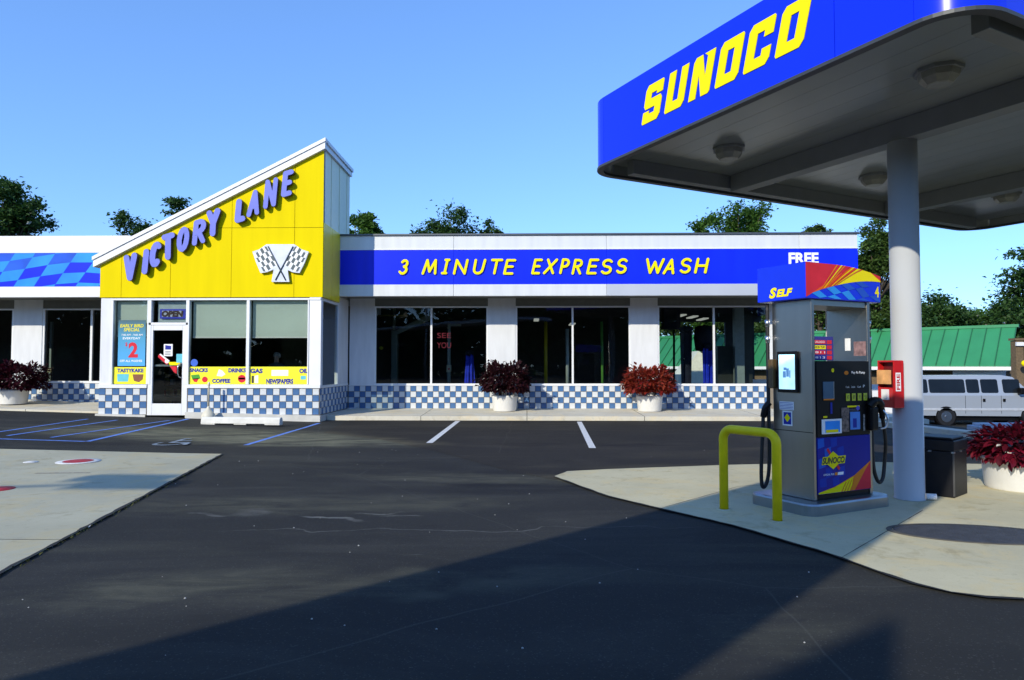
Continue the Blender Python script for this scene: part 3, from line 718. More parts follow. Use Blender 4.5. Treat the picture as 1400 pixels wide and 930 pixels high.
banner(341.2, 420.3, 501.5, 525.5, 'yellow window strip reading GAS NEWSPAPERS OIL', [('GAS', 342, 359, 504, 510.5), ('OIL', 409, 421, 504, 510.5), ('NEWSPAPERS', 364, 401, 518, 525)],
       [(WHP, [(371, 506), (394, 506), (394, 514), (371, 514)]), (BKP, [(344, 514), (347, 514), (347, 524), (344, 524)]), (WHP, [(348, 514), (353, 513), (353, 524), (348, 524)]), (CYP, [(411, 514), (418, 514), (418, 519), (411, 519)])])
mm = MB(); FF = Frame((0, Y1 + .040, 0), (1, 0, 0), (0, 0, 1))
# poster
def grad_mat():
    m_, n_, b_ = nodes('poster_print'); tc = n_.nodes.new('ShaderNodeTexCoord'); sp = n_.nodes.new('ShaderNodeSeparateXYZ'); n_.links.new(tc.outputs['Generated'], sp.inputs[0])
    r_ = n_.nodes.new('ShaderNodeValToRGB'); n_.links.new(sp.outputs[2], r_.inputs[0]); e = r_.color_ramp.elements
    e[0].color = (.06, .38, .80, 1); e[1].color = (.03, .10, .13, 1); q = e.new(.6); q.color = (.04, .30, .50, 1)
    n_.links.new(r_.outputs[0], b_.inputs['Base Color']); b_.inputs['Roughness'].default_value = .5
    return m_
pt = thing('poster', (xp(179), Y1 + .02, zs(501)), 'blue EARLY BIRD SPECIAL poster with a large red 2', 'poster')
mm = MB(); mm.box((xp(160.5), Y1 + .030, zs(500.5)), (xp(198), Y1 + .036, zs(437.5))); part('sheet', mm, grad_mat(), pt)
FF2 = Frame((0, Y1 + .030, 0), (1, 0, 0), (0, 0, 1))
for s_, a, b, c_, d, mt, bo in (('EARLY BIRD', 163, 195, 443, 447.5, YLET, .02), ('SPECIAL', 168, 190, 448.5, 453, YLET, .02), ('7:00 AM - 9:00 AM', 165, 194, 456.5, 459, WLET, .01), ('EVERYDAY', 167, 191, 461, 464, WLET, .02), ('2', 175, 188, 468, 489, REDP, .04), ('$', 170.5, 173.5, 468, 474, REDP, .02), ('OFF ALL WASHES', 163.5, 194, 492, 495, WLET, .02)):
    mm = MB(); text_into(mm, FF2, s_, xp(a), xp(b), zs(d), zs(c_), .002, bold=bo, shear=.15 if mt is YLET else 0); part('lettering', mm, mt, pt)
# open sign
ot = thing('open_sign', (xp(233), Y1 + .08, zs(437)), 'blue rimmed OPEN sign hanging above the door', 'sign')
mm = MB(); mm.box((xp(215), Y1 + .09, zs(435.5)), (xp(251), Y1 + .12, zs(422))); part('panel', mm, pm('open_blue', (.03, .04, .45), .4, emit=.25), ot, bevel=.03)
mm = MB(); mm.box((xp(218.5), Y1 + .082, zs(433)), (xp(247.5), Y1 + .089, zs(424.5))); part('panel', mm, pm('open_pale', (.55, .58, .75), .4), ot)
mm = MB(); text_into(mm, Frame((0, Y1 + .08, 0), (1, 0, 0), (0, 0, 1)), 'OPEN', xp(218), xp(248), zs(433), zs(424.5), .002, bold=.07, shear=.1); part('lettering', mm, pm('open_text', (.05, .015, .02), .4), ot)
# door decals
FD = Frame((0, Y1 + .028, 0), (1, 0, 0), (0, 0, 1))
nt_ = thing('notice', (xp(229), Y1 + .03, zs(487)), 'white notice sheet stuck on the glass door', 'notice')
mm = MB(); mm.box((xp(223.5), Y1 + .022, zs(487)), (xp(235.5), Y1 + .026, zs(470.5))); part('sheet', mm, WHP, nt_)
mm = MB(); mm.poly([FD.p(xp(a), zs(b), .0085) for a, b in [(225.5, 478), (233.5, 478), (233.5, 473), (225.5, 472)]]); part('print', mm, NAVY, nt_)
mm = MB()
for q in range(3): mm.poly([FD.p(xp(a), zs(b), .0085) for a, b in [(225.5, 481 + q * 2), (233, 481 + q * 2), (233, 480.3 + q * 2), (225.5, 480.3 + q * 2)]])
part('print', mm, BKP, nt_)
dc = thing('door_sticker', (xp(230), Y1 + .03, zs(500)), 'red yellow and white diagonal sticker across the glass door', 'sticker')
for mt, sh, of in ((WHP, [(216, 486), (219, 483.5), (232, 493.5), (229, 497)], .001), (REDP, [(215.5, 488), (217, 484.5), (231, 496), (228, 499)], .003), (YLET, [(230, 495), (246, 495), (246, 499.5), (232, 499.5)], .005), (REDP, [(232, 501), (241.5, 501), (241.5, 511), (238, 509)], .002), (WHP, disc(228, 494, 3), .006)):
    mm = MB(); pts = [FD.p(xp(a), zs(b), of) for a, b in sh]; mm.prism(pts, (0, -.0005, 0)); part('print', mm, mt, dc)
mm = MB(); mm.box((xp(241), Y1 + .02, zs(496)), (xp(249), Y1 + .024, zs(484))); solo('window_sticker', mm, CYP, (xp(245), Y1 + .02, zs(490)), 'pale blue square sticker beside the door handle', 'sticker')
mm = MB(); mm.prism([(xp(a), Y1 + .044, zs(b)) for a, b in disc(265, 496, 5)], (0, -.004, 0)); solo('window_sticker', mm, pm('blue_sticker', (.03, .12, .6), .4), (xp(265), Y1 + .04, zs(496)), 'round blue sticker above the word SNACKS', 'sticker')

# VICTORY LANE sign
FG = Frame((0, Y1, 0), (1, 0, 0), (0, 0, 1))
vl = thing('store_sign', (xp(288), Y1 - .02, zs(330)), 'lilac raised letters VICTORY LANE climbing the yellow gable', 'sign')
LET = [('V', 173, 192, 347.4, 386.7), ('I', 197, 204, 342, 376.7), ('C', 207, 226, 331, 368.5), ('T', 224.5, 243, 320, 358.4), ('O', 244, 264, 310.5, 347.8), ('R', 265, 287, 300, 338), ('Y', 285.5, 305, 287, 326.4),
       ('L', 323, 341, 272, 307), ('A', 340, 360, 260.6, 299), ('N', 362, 383, 245, 288), ('E', 386, 404.5, 234, 272)]
SW0 = .172
for ch, a, b, c_, d in LET:
    SW = SW0 if ch in 'VICTYL' else (.138 if ch in 'NA' else .150)
    pa = P(a, (c_ + d) / 2, Y1); pb = P(b, (c_ + d) / 2, Y1); zt_ = P(a, c_, Y1).z; zb_ = P(a, d, Y1).z
    wd = pb.x - pa.x - SW; sl = .48; h_ = (zt_ - zb_) - SW - sl * wd * .42
    if ch == 'I': wd = .01; 
    slant = .08 if ch in 'CIOLRNEA' else .0
    gw = {'V': .9, 'I': .2, 'C': .85, 'T': .9, 'O': .87, 'R': .85, 'Y': .9, 'L': .75, 'A': .85, 'N': .8, 'E': .78}[ch]
    W_ = (wd - slant * h_) / gw if ch != 'I' else .2
    mm = MB(); mm.cur = 0
    glyph(mm, FG, ch, pa.x + SW / 2, W_, zb_ + SW / 2 + (0 if ch not in 'LTYVEAN' else 0), h_, SW, .05, .10, slant, sl * .6)
    lt = part('letter', mm, DKS, vl)
    m2 = MB(); glyph(m2, FG, ch, pa.x + SW / 2, W_, zb_ + SW / 2, h_, SW - .012, .157, .006, slant, sl * .6); part('letter_face', m2, LIL, lt)
# crossed flags emblem
em = thing('emblem', (xp(385), Y1 - .02, zs(388)), 'white plate with crossed black and white checkered flags on the gable', 'sign')
E0 = lambda a, b: (P(a, b, Y1).x, P(a, b, Y1).z)
out = [(347, 345), (356, 342), (366, 335), (404, 335), (414, 342), (423.5, 345), (418, 360), (411, 374), (402, 373), (395, 370), (397, 386), (373, 386), (376, 369), (366, 373), (358, 374), (352, 360)]
mm = MB(); mm.prism([FG.p(*E0(a, b), .03) for a, b in out], FG.n * .07); part('plate', mm, pm('emblem_white', (.62, .66, .78), .4), em)
for sgn in (-1, 1):
    cx = 385.5
    q = [(348.5, 347), (366, 338), (382, 364), (362, 372)]
    def bil(u, v):
        a, b, c_, d = [Vector(t) for t in q]; p_ = (a * (1 - u) + b * u) * (1 - v) + (d * (1 - u) + c_ * u) * v
        p_.y += 1.6 * math.sin(u * 6.3); x = p_.x if sgn < 0 else 2 * cx - p_.x
        return FG.p(*E0(x, p_.y), .1015)
    fw = MB(); fb = MB(); N_, M_ = 6, 4
    for i in range(N_):
        for j in range(M_):
            pts = [bil(i / N_, j / M_), bil((i + 1) / N_, j / M_), bil((i + 1) / N_, (j + 1) / M_), bil(i / N_, (j + 1) / M_)]
            if sgn > 0: pts = pts[::-1]
            (fb if (i + j) % 2 else fw).poly(pts[::-1])
    fl = part('flag', fw, WLET, em); part('check', fb, pm('flag_dark', (.05, .08, .10), .5), fl)
    mm = MB(); a = FG.p(*E0(cx + sgn * 17, 338), .106); b = FG.p(*E0(cx - sgn * 7, 384), .106); mm.tube([a, b], .02, 6); part('flag_pole', mm, MATS['flag_dark'], em)

# ------------------------------------------------------------------ car wash building
wash = thing('car_wash_building', ((XR + WR) / 2, Y2, 0), 'long low car wash with blue fascia, big windows and checkered tile base', 'building')
z_ft, z_b1, z_b0, z_fb = PZ(319, Y2, 820), PZ(340, Y2, 820), PZ(388.5, Y2, 820), PZ(404.5, Y2, 820)
fx0 = XR + .03
cut = [fx0, PX(620, Y2), PX(830, Y2), PX(1093, Y2, 330), WR]
for a, b in zip(cut[:-1], cut[1:]):
    b2 = b - .008 if b != WR else b
    mm = MB(); mm.box((a, Y2 + .01, z_b1 + .004), (b2, Y2 + .15, z_ft - .05)); part('parapet_panel', mm, WHTM, wash, bevel=.006)
    mm = MB(); mm.box((a, Y2 - .015, z_b1 - .02), (b2, Y2 + .02, z_b1 + .003)); part('trim', mm, WHT, wash)
    mm = MB(); mm.box((a, Y2 + .0, z_b0), (b2, Y2 + .15, z_b1 - .022)); part('blue_panel', mm, BLUE, wash)
    mm = MB(); mm.box((a, Y2 - .02, z_fb), (b2, Y2 + .15, z_b0 - .003)); part('lower_band', mm, SILV if a > fx0 + 8 else WHTM, wash, bevel=.006)
mm = MB(); mm.box((fx0, Y2 - .04, z_ft - .048), (WR + .04, Y2 + .4, z_ft)); part('coping', mm, pm('dark_coping', (.10, .11, .12), .4, .5), wash)
mm = MB(); mm.box((fx0, Y2 + .152, z_fb + .06), (WR - .02, Y3 + .2, z_fb + .10)); part('soffit', mm, pm('soffit_grey', (.16, .165, .15), .8), wash)
# roof and end walls
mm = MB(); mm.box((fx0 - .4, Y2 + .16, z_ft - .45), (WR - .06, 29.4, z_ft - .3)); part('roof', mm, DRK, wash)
mm = MB(); mm.box((WR - .14, Y2 + .16, z_fb + .002), (WR - .0, 29.4, z_ft - .052)); part('end_fascia', mm, BLUE, wash)
zw = PZ(524.5, Y3); zt1 = PZ(418.5, Y3); zsill = PZ(527.5, Y3)
WX = lambda px: PX(px, Y3, 470)
wins = [(512, 589.5, 667), (705, 783, 862), (899.5, 976.5, 1052.5)]
ztop = z_fb + .058
piers = [(XR + .02, WX(512)), (WX(667), WX(705)), (WX(862), WX(899.5)), (WX(1052.5), WX(1085))]
for a, b in piers:
    mm = MB(); mm.box((a, Y3, zsill), (b, Y3 + .25, ztop)); part('pier', mm, WALL, wash)
mm = MB(); mm.box((WR - .25, Y3, .1), (WR - .02, Y3 + .4, ztop)); part('pier', mm, WALL, wash)
for a, mid, b in wins:
    xa, xm, xb = WX(a), WX(mid), WX(b)
    mm = MB(); mm.box((xa, Y3 + .03, zt1), (xb, Y3 + .25, ztop)); part('header', mm, MATS['soffit_grey'], wash)
    fo = MB(); fo.box((xa, Y3 + .02, zt1 - .05), (xb, Y3 + .1, zt1 - .001)); fo.box((xa, Y3 + .0, zsill + .0), (xb, Y3 + .1, zw)); wf = part('window', fo, FRM, wash)
    for q0, q1 in ((xa, xa + .05), (xm - .03, xm + .03), (xb - .05, xb)):
        mm = MB(); mm.box((q0, Y3 + .018, zw + .001), (q1, Y3 + .1, zt1 - .051)); part('mullion', mm, FRM, wf)
    for q0, q1 in ((xa + .05, xm - .03), (xm + .03, xb - .05)):
        mm = MB(); mm.poly([(q0, Y3 + .05, zw), (q1, Y3 + .05, zw), (q1, Y3 + .05, zt1 - .05), (q0, Y3 + .05, zt1 - .05)]); part('pane', mm, GLASS, wf)
mm = MB(); mm.box((XR - .03, Y3 + .012, .1), (WX(1085), Y3 + .25, zsill - .003)); part('tile_bed', mm, GROUT, wash)
mm = MB(); mm.box((XR + .0, Y3 - .01, zsill - .002), (WX(1085), Y3 + .02, zsill + .022)); part('sill', mm, FRM, wash)
tiles(wash, XR + .0, WX(1052), Y3 + .012, zsill - .004, 4, .181, ph=1)
# inside of the tunnel
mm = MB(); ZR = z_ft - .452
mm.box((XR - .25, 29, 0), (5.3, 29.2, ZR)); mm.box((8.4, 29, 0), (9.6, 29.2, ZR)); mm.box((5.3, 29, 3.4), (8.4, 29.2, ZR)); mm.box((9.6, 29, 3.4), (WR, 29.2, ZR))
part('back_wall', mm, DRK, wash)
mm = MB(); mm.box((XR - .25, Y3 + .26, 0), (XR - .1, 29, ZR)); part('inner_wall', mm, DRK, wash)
mm = MB(); mm.box((XR, Y3 + .26, -.3), (WR, 29, .06)); part('floor', mm, pm('wet_floor', (.06, .06, .06), .3), wash)
GRY = pm('grey_gantry', (.16, .19, .17), .5, .2)
def solo_box(name, boxes, mat, label, cat, bev=0):
    mm = MB()
    for a, b in boxes: mm.box(a, b)
    c = boxes[0][0]; return solo(name, mm, mat, c, label, cat, bevel=bev)
def bar(name, pts, r, mat, label, cat, n=8):
    mm = MB(); mm.tube(pts, r, n); return solo(name, mm, mat, Vector(pts[0]), label, cat)
YI = 24.0
# gantry behind first window
gt = thing('wash_gantry', P(538, 540, YI), 'grey steel gantry with slanting beam behind the leftmost wash window', 'gantry')
mm = MB(); mm.box(P(534, 620, YI), P(543, 452, YI) + Vector((0, .25, 0))); part('post', mm, GRY, gt)
mm = MB(); mm.box(P(537, 451, YI), P(540, 420, YI) + Vector((0, .2, 0))); part('post', mm, GRY, gt)
mm = MB(); mm.prism([P(543, 457, YI - .02), P(588, 437, YI - .02), P(588, 428, YI - .02), P(543, 451, YI - .02)], (0, .2, 0)); part('beam', mm, GRY, gt)
mm = MB(); mm.box(P(516, 432.5, YI), P(556, 430.5, YI) + Vector((0, .1, 0))); part('lamp_bar', mm, pm('dull_yellow', (.3, .27, .1), .5), gt)
mm = MB(); mm.lathe(P(521, 476, YI), [(.01, -.07), (.08, -.03), (.08, .03), (.01, .07)], 12); solo('wash_ball', mm, pm('ball_yellow', (.45, .42, .03), .5), P(521, 476, YI), 'small yellow ball fitting left of the gantry post', 'fitting')
po = thing('control_post', P(613, 540, YI), 'grey post with a small beige control box behind glass', 'post')
mm = MB(); mm.box(P(611.5, 600, YI), P(616, 443, YI) + Vector((0, .1, 0))); mm.box(P(616.2, 446, YI), P(630, 443.5, YI) + Vector((0, .1, 0))); part('post', mm, GRY, po)
mm = MB(); mm.box(P(610.5, 509, YI - .05), P(617, 499, YI - .05) + Vector((0, .04, 0))); part('box', mm, pm('beige_box', (.4, .36, .24), .5), po)
mm = MB(); mm.prism([P(a, b, YI - .06) for a, b in disc(613.7, 504.5, 1.4)], (0, -.01, 0)); part('button', mm, RED, po)
CLOTH = pm('blue_cloth', (.008, .035, .75), .6, var=.3, scale=5)
DCL = pm('dark_cloth', (.008, .010, .03), .8, var=.3)
def brush(cx, cy0, cy1, w0, w1, mat, label, Y=YI, n=10, top=None):
    t = thing('wash_brush', P(cx, cy1, Y), label, 'brush')
    r_ = random.Random(int(cx))
    for k in range(n):
        a = (k + .5) / n; off = r_.uniform(-.12, .12)
        p0 = P(cx + (a - .5) * w0, cy0 + r_.uniform(-1, 2), Y + off); p1 = P(cx + (a - .5) * w1 + r_.uniform(-1.2, 1.2), cy1 - r_.uniform(0, 5), Y + off)
        hw = abs(w0) / n * .75 * Y / FPX
        mm = MB(); mm.prism([p0 + Vector((-hw, 0, 0)), p0 + Vector((hw, 0, 0)), p1 + Vector((hw, 0, 0)), p1 + Vector((-hw, 0, 0))], (0, .02, 0)); part('cloth_strip', mm, mat, t)
    mm = MB(); c = P(cx, cy0, Y); rr = max(abs(w0), 8) * .6 * Y / FPX; mm.lathe(c, [(rr * .5, -.05), (rr, .0), (rr, .1), (rr * .4, .16)], 14); part('hub', mm, DCL, t)
    return t
brush(642, 485, 535, 9, 15, CLOTH, 'hanging bright blue cloth brush behind the second pane from the left')
brush(968, 475, 545, 15, 13, CLOTH, 'large bright blue cloth brush behind the third wash window', n=12)
brush(938, 452, 548, 16, 11, DCL, 'dark cloth brush hanging left of the large blue one')
mm = MB(); mm.lathe(P(964, 462, YI + .3), [(.05, -.5), (.34, -.45), (.40, 0), (.34, .4), (.05, .45)], 16); solo('wash_roller', mm, DCL, P(964, 462, YI + .3), 'rounded dark roller above the large blue brush', 'roller')
mm = MB(); mm.box(P(908, 450, YI), P(930, 421, YI) + Vector((0, .5, 0))); solo('speaker_box', mm, DCL, P(919, 450, YI), 'dark box under the ceiling in the third wash window', 'box')
bar('wash_pole', [P(921.5, 545, YI), P(921.5, 451, YI)], .04, BLK, 'thin black pole below the dark ceiling box', 'pole')
bar('wash_pole', [P(746, 545, YI), P(746, 440, YI)], .06, pm('pole_yellow', (.55, .40, .01), .5), 'yellow pole behind the second wash window', 'pole')
bar('wash_pole', [P(824, 545, YI), P(822.5, 440, YI)], .045, pm('pole_green', (.12, .35, .06), .5), 'thin green pole behind the second wash window', 'pole')
bar('wash_pole', [P(776, 545, YI), P(775.5, 450, YI)], .06, pm('pole_grey', (.4, .45, .45), .4), 'pale grey pole just left of the middle mullion', 'pole')
mm = MB(); mm.box(P(1006, 560, YI), P(1017, 421, YI) + Vector((0, .25, 0))); solo('wash_post', mm, pm('post_grey', (.30, .36, .36), .5), P(1011, 560, YI), 'square grey steel post in the third wash window', 'post')
mm = MB(); mm.box(P(982, 560, YI + .5), P(1004, 473, YI + .5) + Vector((0, .5, 0))); mm.box(P(1019, 560, YI + .5), P(1028, 430, YI + .5) + Vector((0, .3, 0))); solo('wash_cabinet', mm, pm('cabinet_dark', (.03, .035, .032), .5), P(993, 560, YI + .5), 'dark machine cabinet left of the grey post', 'cabinet')
# ceiling lamps inside
for k, (a, b) in enumerate(((935, 431), (951, 433), (965, 436), (733, 437), (783, 443))):
    mm = MB(); mm.box(P(a - 3, b, 27), P(a + 4, b - 1.6, 27) + Vector((0, 1.2, 0)))
    solo('tube_lamp', mm, pm('tube_glow', (.6, .6, .55), .5, emit=.45), P(a, b, 27), ['leftmost lit tube lamp in the third wash window', 'middle lit tube lamp in the third wash window', 'rightmost lit tube lamp in the third wash window', 'lit tube lamp at upper left of the second wash window', 'lit tube lamp near the second window mullion'][k], 'lamp')
FR_ = Frame((0, Y3 + .12, 0), (1, 0, 0), (0, 0, 1))
nr = thing('neon_sign', P(605, 478, Y3 + .15), 'dim red two line neon lettering inside the first wash window', 'sign')
for s_, a, b, c_, d in (('SEE', 597, 616, 455, 462), ('YOU', 597, 616, 468, 476)):
    mm = MB(); text_into(mm, FR_, s_, WX(a), WX(b), PZ(d, Y3), PZ(c_, Y3), .0, bold=-.005); part('lettering', mm, pm('neon_red', (.25, .01, .03), .5, emit=.14), nr)

# express wash sign
FW = Frame((0, Y2, 0), (1, 0, 0), (0, 0, 1))
ws = thing('fascia_sign', (PX(757, Y2), Y2 - .01, PZ(378, Y2)), 'yellow handwritten style letters 3 MINUTE EXPRESS WASH on blue fascia', 'sign')
EX = [('3', 45, 95), ('M', 145, 220), ('i', 226, 268), ('N', 275, 345), ('U', 355, 420), ('T', 428, 492), ('E', 487, 547), ('E', 607, 660), ('X', 660, 725), ('P', 726, 778), ('R', 778, 835), ('E', 840, 900), ('S', 900, 962), ('S', 965, 1025), ('W', 1092, 1178), ('A', 1168, 1230), ('S', 1235, 1297), ('H', 1297, 1367)]
ez0, ez1 = PZ(375.5, Y2, 760), PZ(354, Y2, 760)
rl = random.Random(11)
for ch, a, b in EX:
    xa = PX(530 + a / 3.111, Y2, 365); xb = PX(530 + b / 3.111, Y2, 365); sw = .075
    gw = {'3': .73, 'M': 1, 'i': .75, 'N': .8, 'U': .8, 'T': .9, 'E': .78, 'X': .85, 'P': .8, 'R': .85, 'S': .8, 'W': 1, 'A': .85, 'H': .8}[ch]
    h = ez1 - ez0 - sw; sl = .22 if ch != 'W' else .12; W_ = (xb - xa - sw - sl * h) / gw
    dy = rl.uniform(-.012, .012)
    mm = MB(); glyph(mm, FW, ch, xa + sw / 2, W_, ez0 + sw / 2 + dy, h, sw, .012, .035, sl); part('letter', mm, YLET, ws)
fs = thing('free_sign', (PX(1098, Y2), Y2 - .01, PZ(362, Y2)), 'white letters FREE on the blue fascia above the pump', 'sign')
mm = MB(); text_into(mm, FW, 'FREE', PX(1078, Y2, 353), PX(1119, Y2, 353), PZ(361, Y2, 1098), PZ(345.5, Y2, 1098), .004, .01, bold=.04); part('lettering', mm, WLET, fs)
# alarm pull and box on the recess wall
mm = MB(); mm.box((PX(461.5, Y3 - .25), Y3 - .05, PZ(484, Y3)), (PX(464.5, Y3 - .25), Y3 - .002, PZ(473, Y3))); solo('wall_plate', mm, pm('dull_red', (.22, .03, .06), .5), (PX(463, Y3), Y3 - .05, PZ(484, Y3)), 'small dull red plate in the recess beside the store', 'plate')
mm = MB(); mm.lathe((PX(464, Y3), Y3 - .05, PZ(490, Y3)), [(.02, -.06), (.06, -.03), (.06, .05), (.03, .07)], 10); solo('wall_bell', mm, BLK, (PX(464, Y3), Y3, PZ(490, Y3)), 'small black bell below the dull red wall plate', 'bell')
bar('conduit', [(XR + .05, Y3 - .35, .2), (XR + .3, Y3 - .15, .2), (XR + .35, Y3 - .06, .26), (XR + .35, Y3 - .05, .5)], .02, STEEL2, 'thin bent metal conduit at the foot of the recess', 'conduit')

# ------------------------------------------------------------------ left wing
wing = thing('store_wing', (-16, Y2, 0), 'low white left wing with wavy blue checkered fascia', 'building')
WL = -26.0; wx1 = XL + .0
def z2(py): return P(70, py, Y2).z
def z3(py): return P(70, py, Y3).z
a0, a1, a2, a3 = z2(322.5), z2(346), z2(392), z2(406.5)
xc = gx0 - .0; XW = PX(175, Y2)
mm = MB(); mm.box((WL, Y2 + .01, a1 + .004), (XW, Y2 + .15, a0)); part('parapet_panel', mm, WHT, wing, bevel=.006)
mm = MB(); mm.box((WL, Y2, a2), (XW, Y2 + .15, a1)); part('banner_panel', mm, BLUE, wing)
mm = MB(); mm.box((WL, Y2 - .02, a3), (XW, Y2 + .15, a2 - .003)); part('lower_band', mm, WHT, wing, bevel=.006)
mm = MB(); mm.box((WL, Y2 + .152, a3 + .04), (XW, Y3 + .2, a3 + .08)); part('soffit', mm, MATS['soffit_grey'], wing)
mm = MB(); mm.box((WL, Y2 + .16, a0 - .45), (XL + .3, 28.0, a0 - .3)); part('roof', mm, DRK, wing)
# wavy check print
LTB = pm('print_sky_blue', (.03, .28, .80), .35, var=.15, scale=1.5, spec=.15); MDB = pm('print_mid_blue', (.02, .10, .62), .35, var=.3, scale=1.0, spec=.15); DPB = pm('print_deep_blue', (.01, .02, .62), .35, var=.2, scale=1)
fr_ = thing('checkered_fascia_print', ((WL + XW) / 2, Y2, a2), 'wavy light and dark blue checkered flag print on the left fascia', 'print')
import itertools
cw, chh = .70, (a1 - a2) / 3.3
lb = MB(); mdb = MB()
for i in range(-2, 24):
    for j in range(-3, 8):
        def Q(u, v):
            x = XW + .3 - u * cw + v * .22; z = a2 + v * chh - .16 * math.sin((x - XW) * 1.05) * 1 - .35
            return x, z
        q = [Q(i, j), Q(i + 1, j), Q(i + 1, j + 1), Q(i, j + 1)]
        # clip to the band
        def clip(pl, f):
            o_ = []
            for k in range(len(pl)):
                p, r_ = pl[k], pl[(k + 1) % len(pl)]; fp, fr2 = f(p), f(r_)
                if fp >= 0: o_.append(p)
                if fp * fr2 < 0: t = fp / (fp - fr2); o_.append((p[0] + (r_[0] - p[0]) * t, p[1] + (r_[1] - p[1]) * t))
            return o_
        for f in (lambda p: p[1] - a2 - .004, lambda p: a1 - .004 - p[1], lambda p: XW - p[0], lambda p: p[0] - WL):
            q = clip(q, f)
            if len(q) < 3: break
        if len(q) < 3: continue
        pts = [(x, Y2 - .003, z) for x, z in q]
        if (Vector(pts[1]) - Vector(pts[0])).cross(Vector(pts[2]) - Vector(pts[1])).y > 0: pts = pts[::-1]
        if (i + j) % 2 == 0: lb.poly(pts)
        elif j > 2: mdb.poly(pts)
part('light_checks', lb, LTB, fr_); part('mid_checks', mdb, MDB, fr_, kind='stuff')
W3 = lambda px: P(px, 470, Y3).x
for a, b in ((18, 57), (-120, -60)):
    mm = MB(); mm.box((W3(a), Y3, z3(528)), (W3(b), Y3 + .25, a3 + .04)); part('pier', mm, WALL, wing)
for a, mids, b in ((57, [124], 152), (-60, [-20], 18)):
    xa, xb = W3(a), W3(b)
    mm = MB(); mm.box((xa, Y3 + .03, z3(422)), (xb, Y3 + .25, a3 + .04)); part('header', mm, MATS['soffit_grey'], wing)
    fo = MB(); fo.box((xa, Y3 + .02, z3(424)), (xb, Y3 + .1, z3(422) - .001)); fo.box((xa, Y3 + .0, z3(524)), (xb, Y3 + .1, z3(521))); wf = part('window', fo, FRM, wing)
    ed = [xa] + [W3(q) for q in mids] + [xb]
    for q in ed:
        mm = MB(); q = min(max(q, xa + .035), xb - .035); mm.box((q - .035, Y3 + .018, z3(521) + .001), (q + .035, Y3 + .1, z3(424) - .001)); part('mullion', mm, FRM, wf)
    for q0, q1 in zip(ed[:-1], ed[1:]):
        mm = MB(); mm.poly([(q0, Y3 + .05, z3(522)), (q1, Y3 + .05, z3(522)), (q1, Y3 + .05, z3(423)), (q0, Y3 + .05, z3(423))]); part('pane', mm, GLASS, wf)
mm = MB(); mm.box((W3(-120), Y3 + .012, .2), (W3(175), Y3 + .25, z3(524) - .002)); part('tile_bed', mm, GROUT, wing)
tiles(wing, W3(-20), W3(160), Y3 + .012, z3(524) - .004, 4, .175)
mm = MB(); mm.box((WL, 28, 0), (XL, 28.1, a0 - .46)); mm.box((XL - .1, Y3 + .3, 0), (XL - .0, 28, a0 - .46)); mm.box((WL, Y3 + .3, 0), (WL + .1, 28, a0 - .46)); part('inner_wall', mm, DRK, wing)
mm = MB(); mm.box((WL, Y3 + .26, .1), (XL - .1, 28, .3)); part('floor', mm, MATS['wet_floor'], wing)
# door post with key switch inside left wing
kp = thing('control_post', P(68, 525, 23), 'pale post with yellow key switch behind the left wing glass', 'post')
mm = MB(); mm.box(P(66, 540, 23), P(71, 440, 23) + Vector((0, .1, 0))); part('post', mm, MATS['post_grey'], kp)
mm = MB(); mm.box(P(64.5, 509, 22.9), P(70, 503, 22.9) + Vector((0, .04, 0))); part('box', mm, MATS['beige_box'], kp)

# roof ends joining the store to both wings (store body behind the gable)
mm = MB(); mm.box((XL + .0, Y2 + .2, gz0 + .04), (gx1 - .13, 27, z_ft - .06)); part('rear_block', mm, WALL, store)

# ------------------------------------------------------------------ wheel stop, stanchion
def stop(p, q, label, sc=1.0):
    a = Vector(g2(*p)); b = Vector(g2(*q)); za = gz(a.x, a.y); a = Vector(g2(p[0], p[1], za)); b = Vector(g2(q[0], q[1], gz(b.x, b.y)))
    d = b - a; L_ = d.length; d.normalize(); nn = Vector((-d.y, d.x))
    z = gz(a.x, a.y)
    M = Matrix(((d.x, nn.x, 0, a.x), (d.y, nn.y, 0, a.y), (0, 0, 1, z - .01), (0, 0, 0, 1)))
    mm = MB()
    prof = [(0, .03), (.02, .15), (.06, .19), (.15, .19), (.19, .15), (.21, .03)]
    rings = [[M @ Vector((x, y, z_)) for y, z_ in prof] for x in (0, L_)]
    mm.rings(rings, True, False)
    for x0, x1 in ((0, .38), (L_ * .42, L_ * .58), (L_ - .4, L_)): mm.box((x0, .005, 0), (x1, .205, .031), M)
    o = solo('wheel_stop', mm, pm('stop_concrete', (.66, .65, .60), .8, var=.1, scale=5, bump=.3), Vector((a.x, a.y, z)), label, 'wheel stop', bevel=.012)
stop((274, 579.5), (382, 584), 'white concrete wheel stop in front of the checkered store base')
sx = Vector((PX(285, 18.4, 560), 18.4, 0)); sz = gz(sx.x, sx.y) + .03
st = thing('stanchion', (sx.x, sx.y, sz), 'cream stanchion with flared base standing by the wheel stop', 'stanchion')
mm = MB(); mm.lathe((sx.x, sx.y, sz), [(.18, 0), (.185, .06), (.17, .12), (.12, .19), (.07, .25), (.035, .32), (.03, .34)], 20); part('base', mm, pm('cream_plastic', (.62, .58, .46), .5, var=.08), st)
mm = MB(); mm.lathe((sx.x, sx.y, sz), [(.025, .341), (.022, .88), (.035, .90), (.03, .98), (.01, 1.0)], 12); part('pole', mm, MATS['cream_plastic'], st)

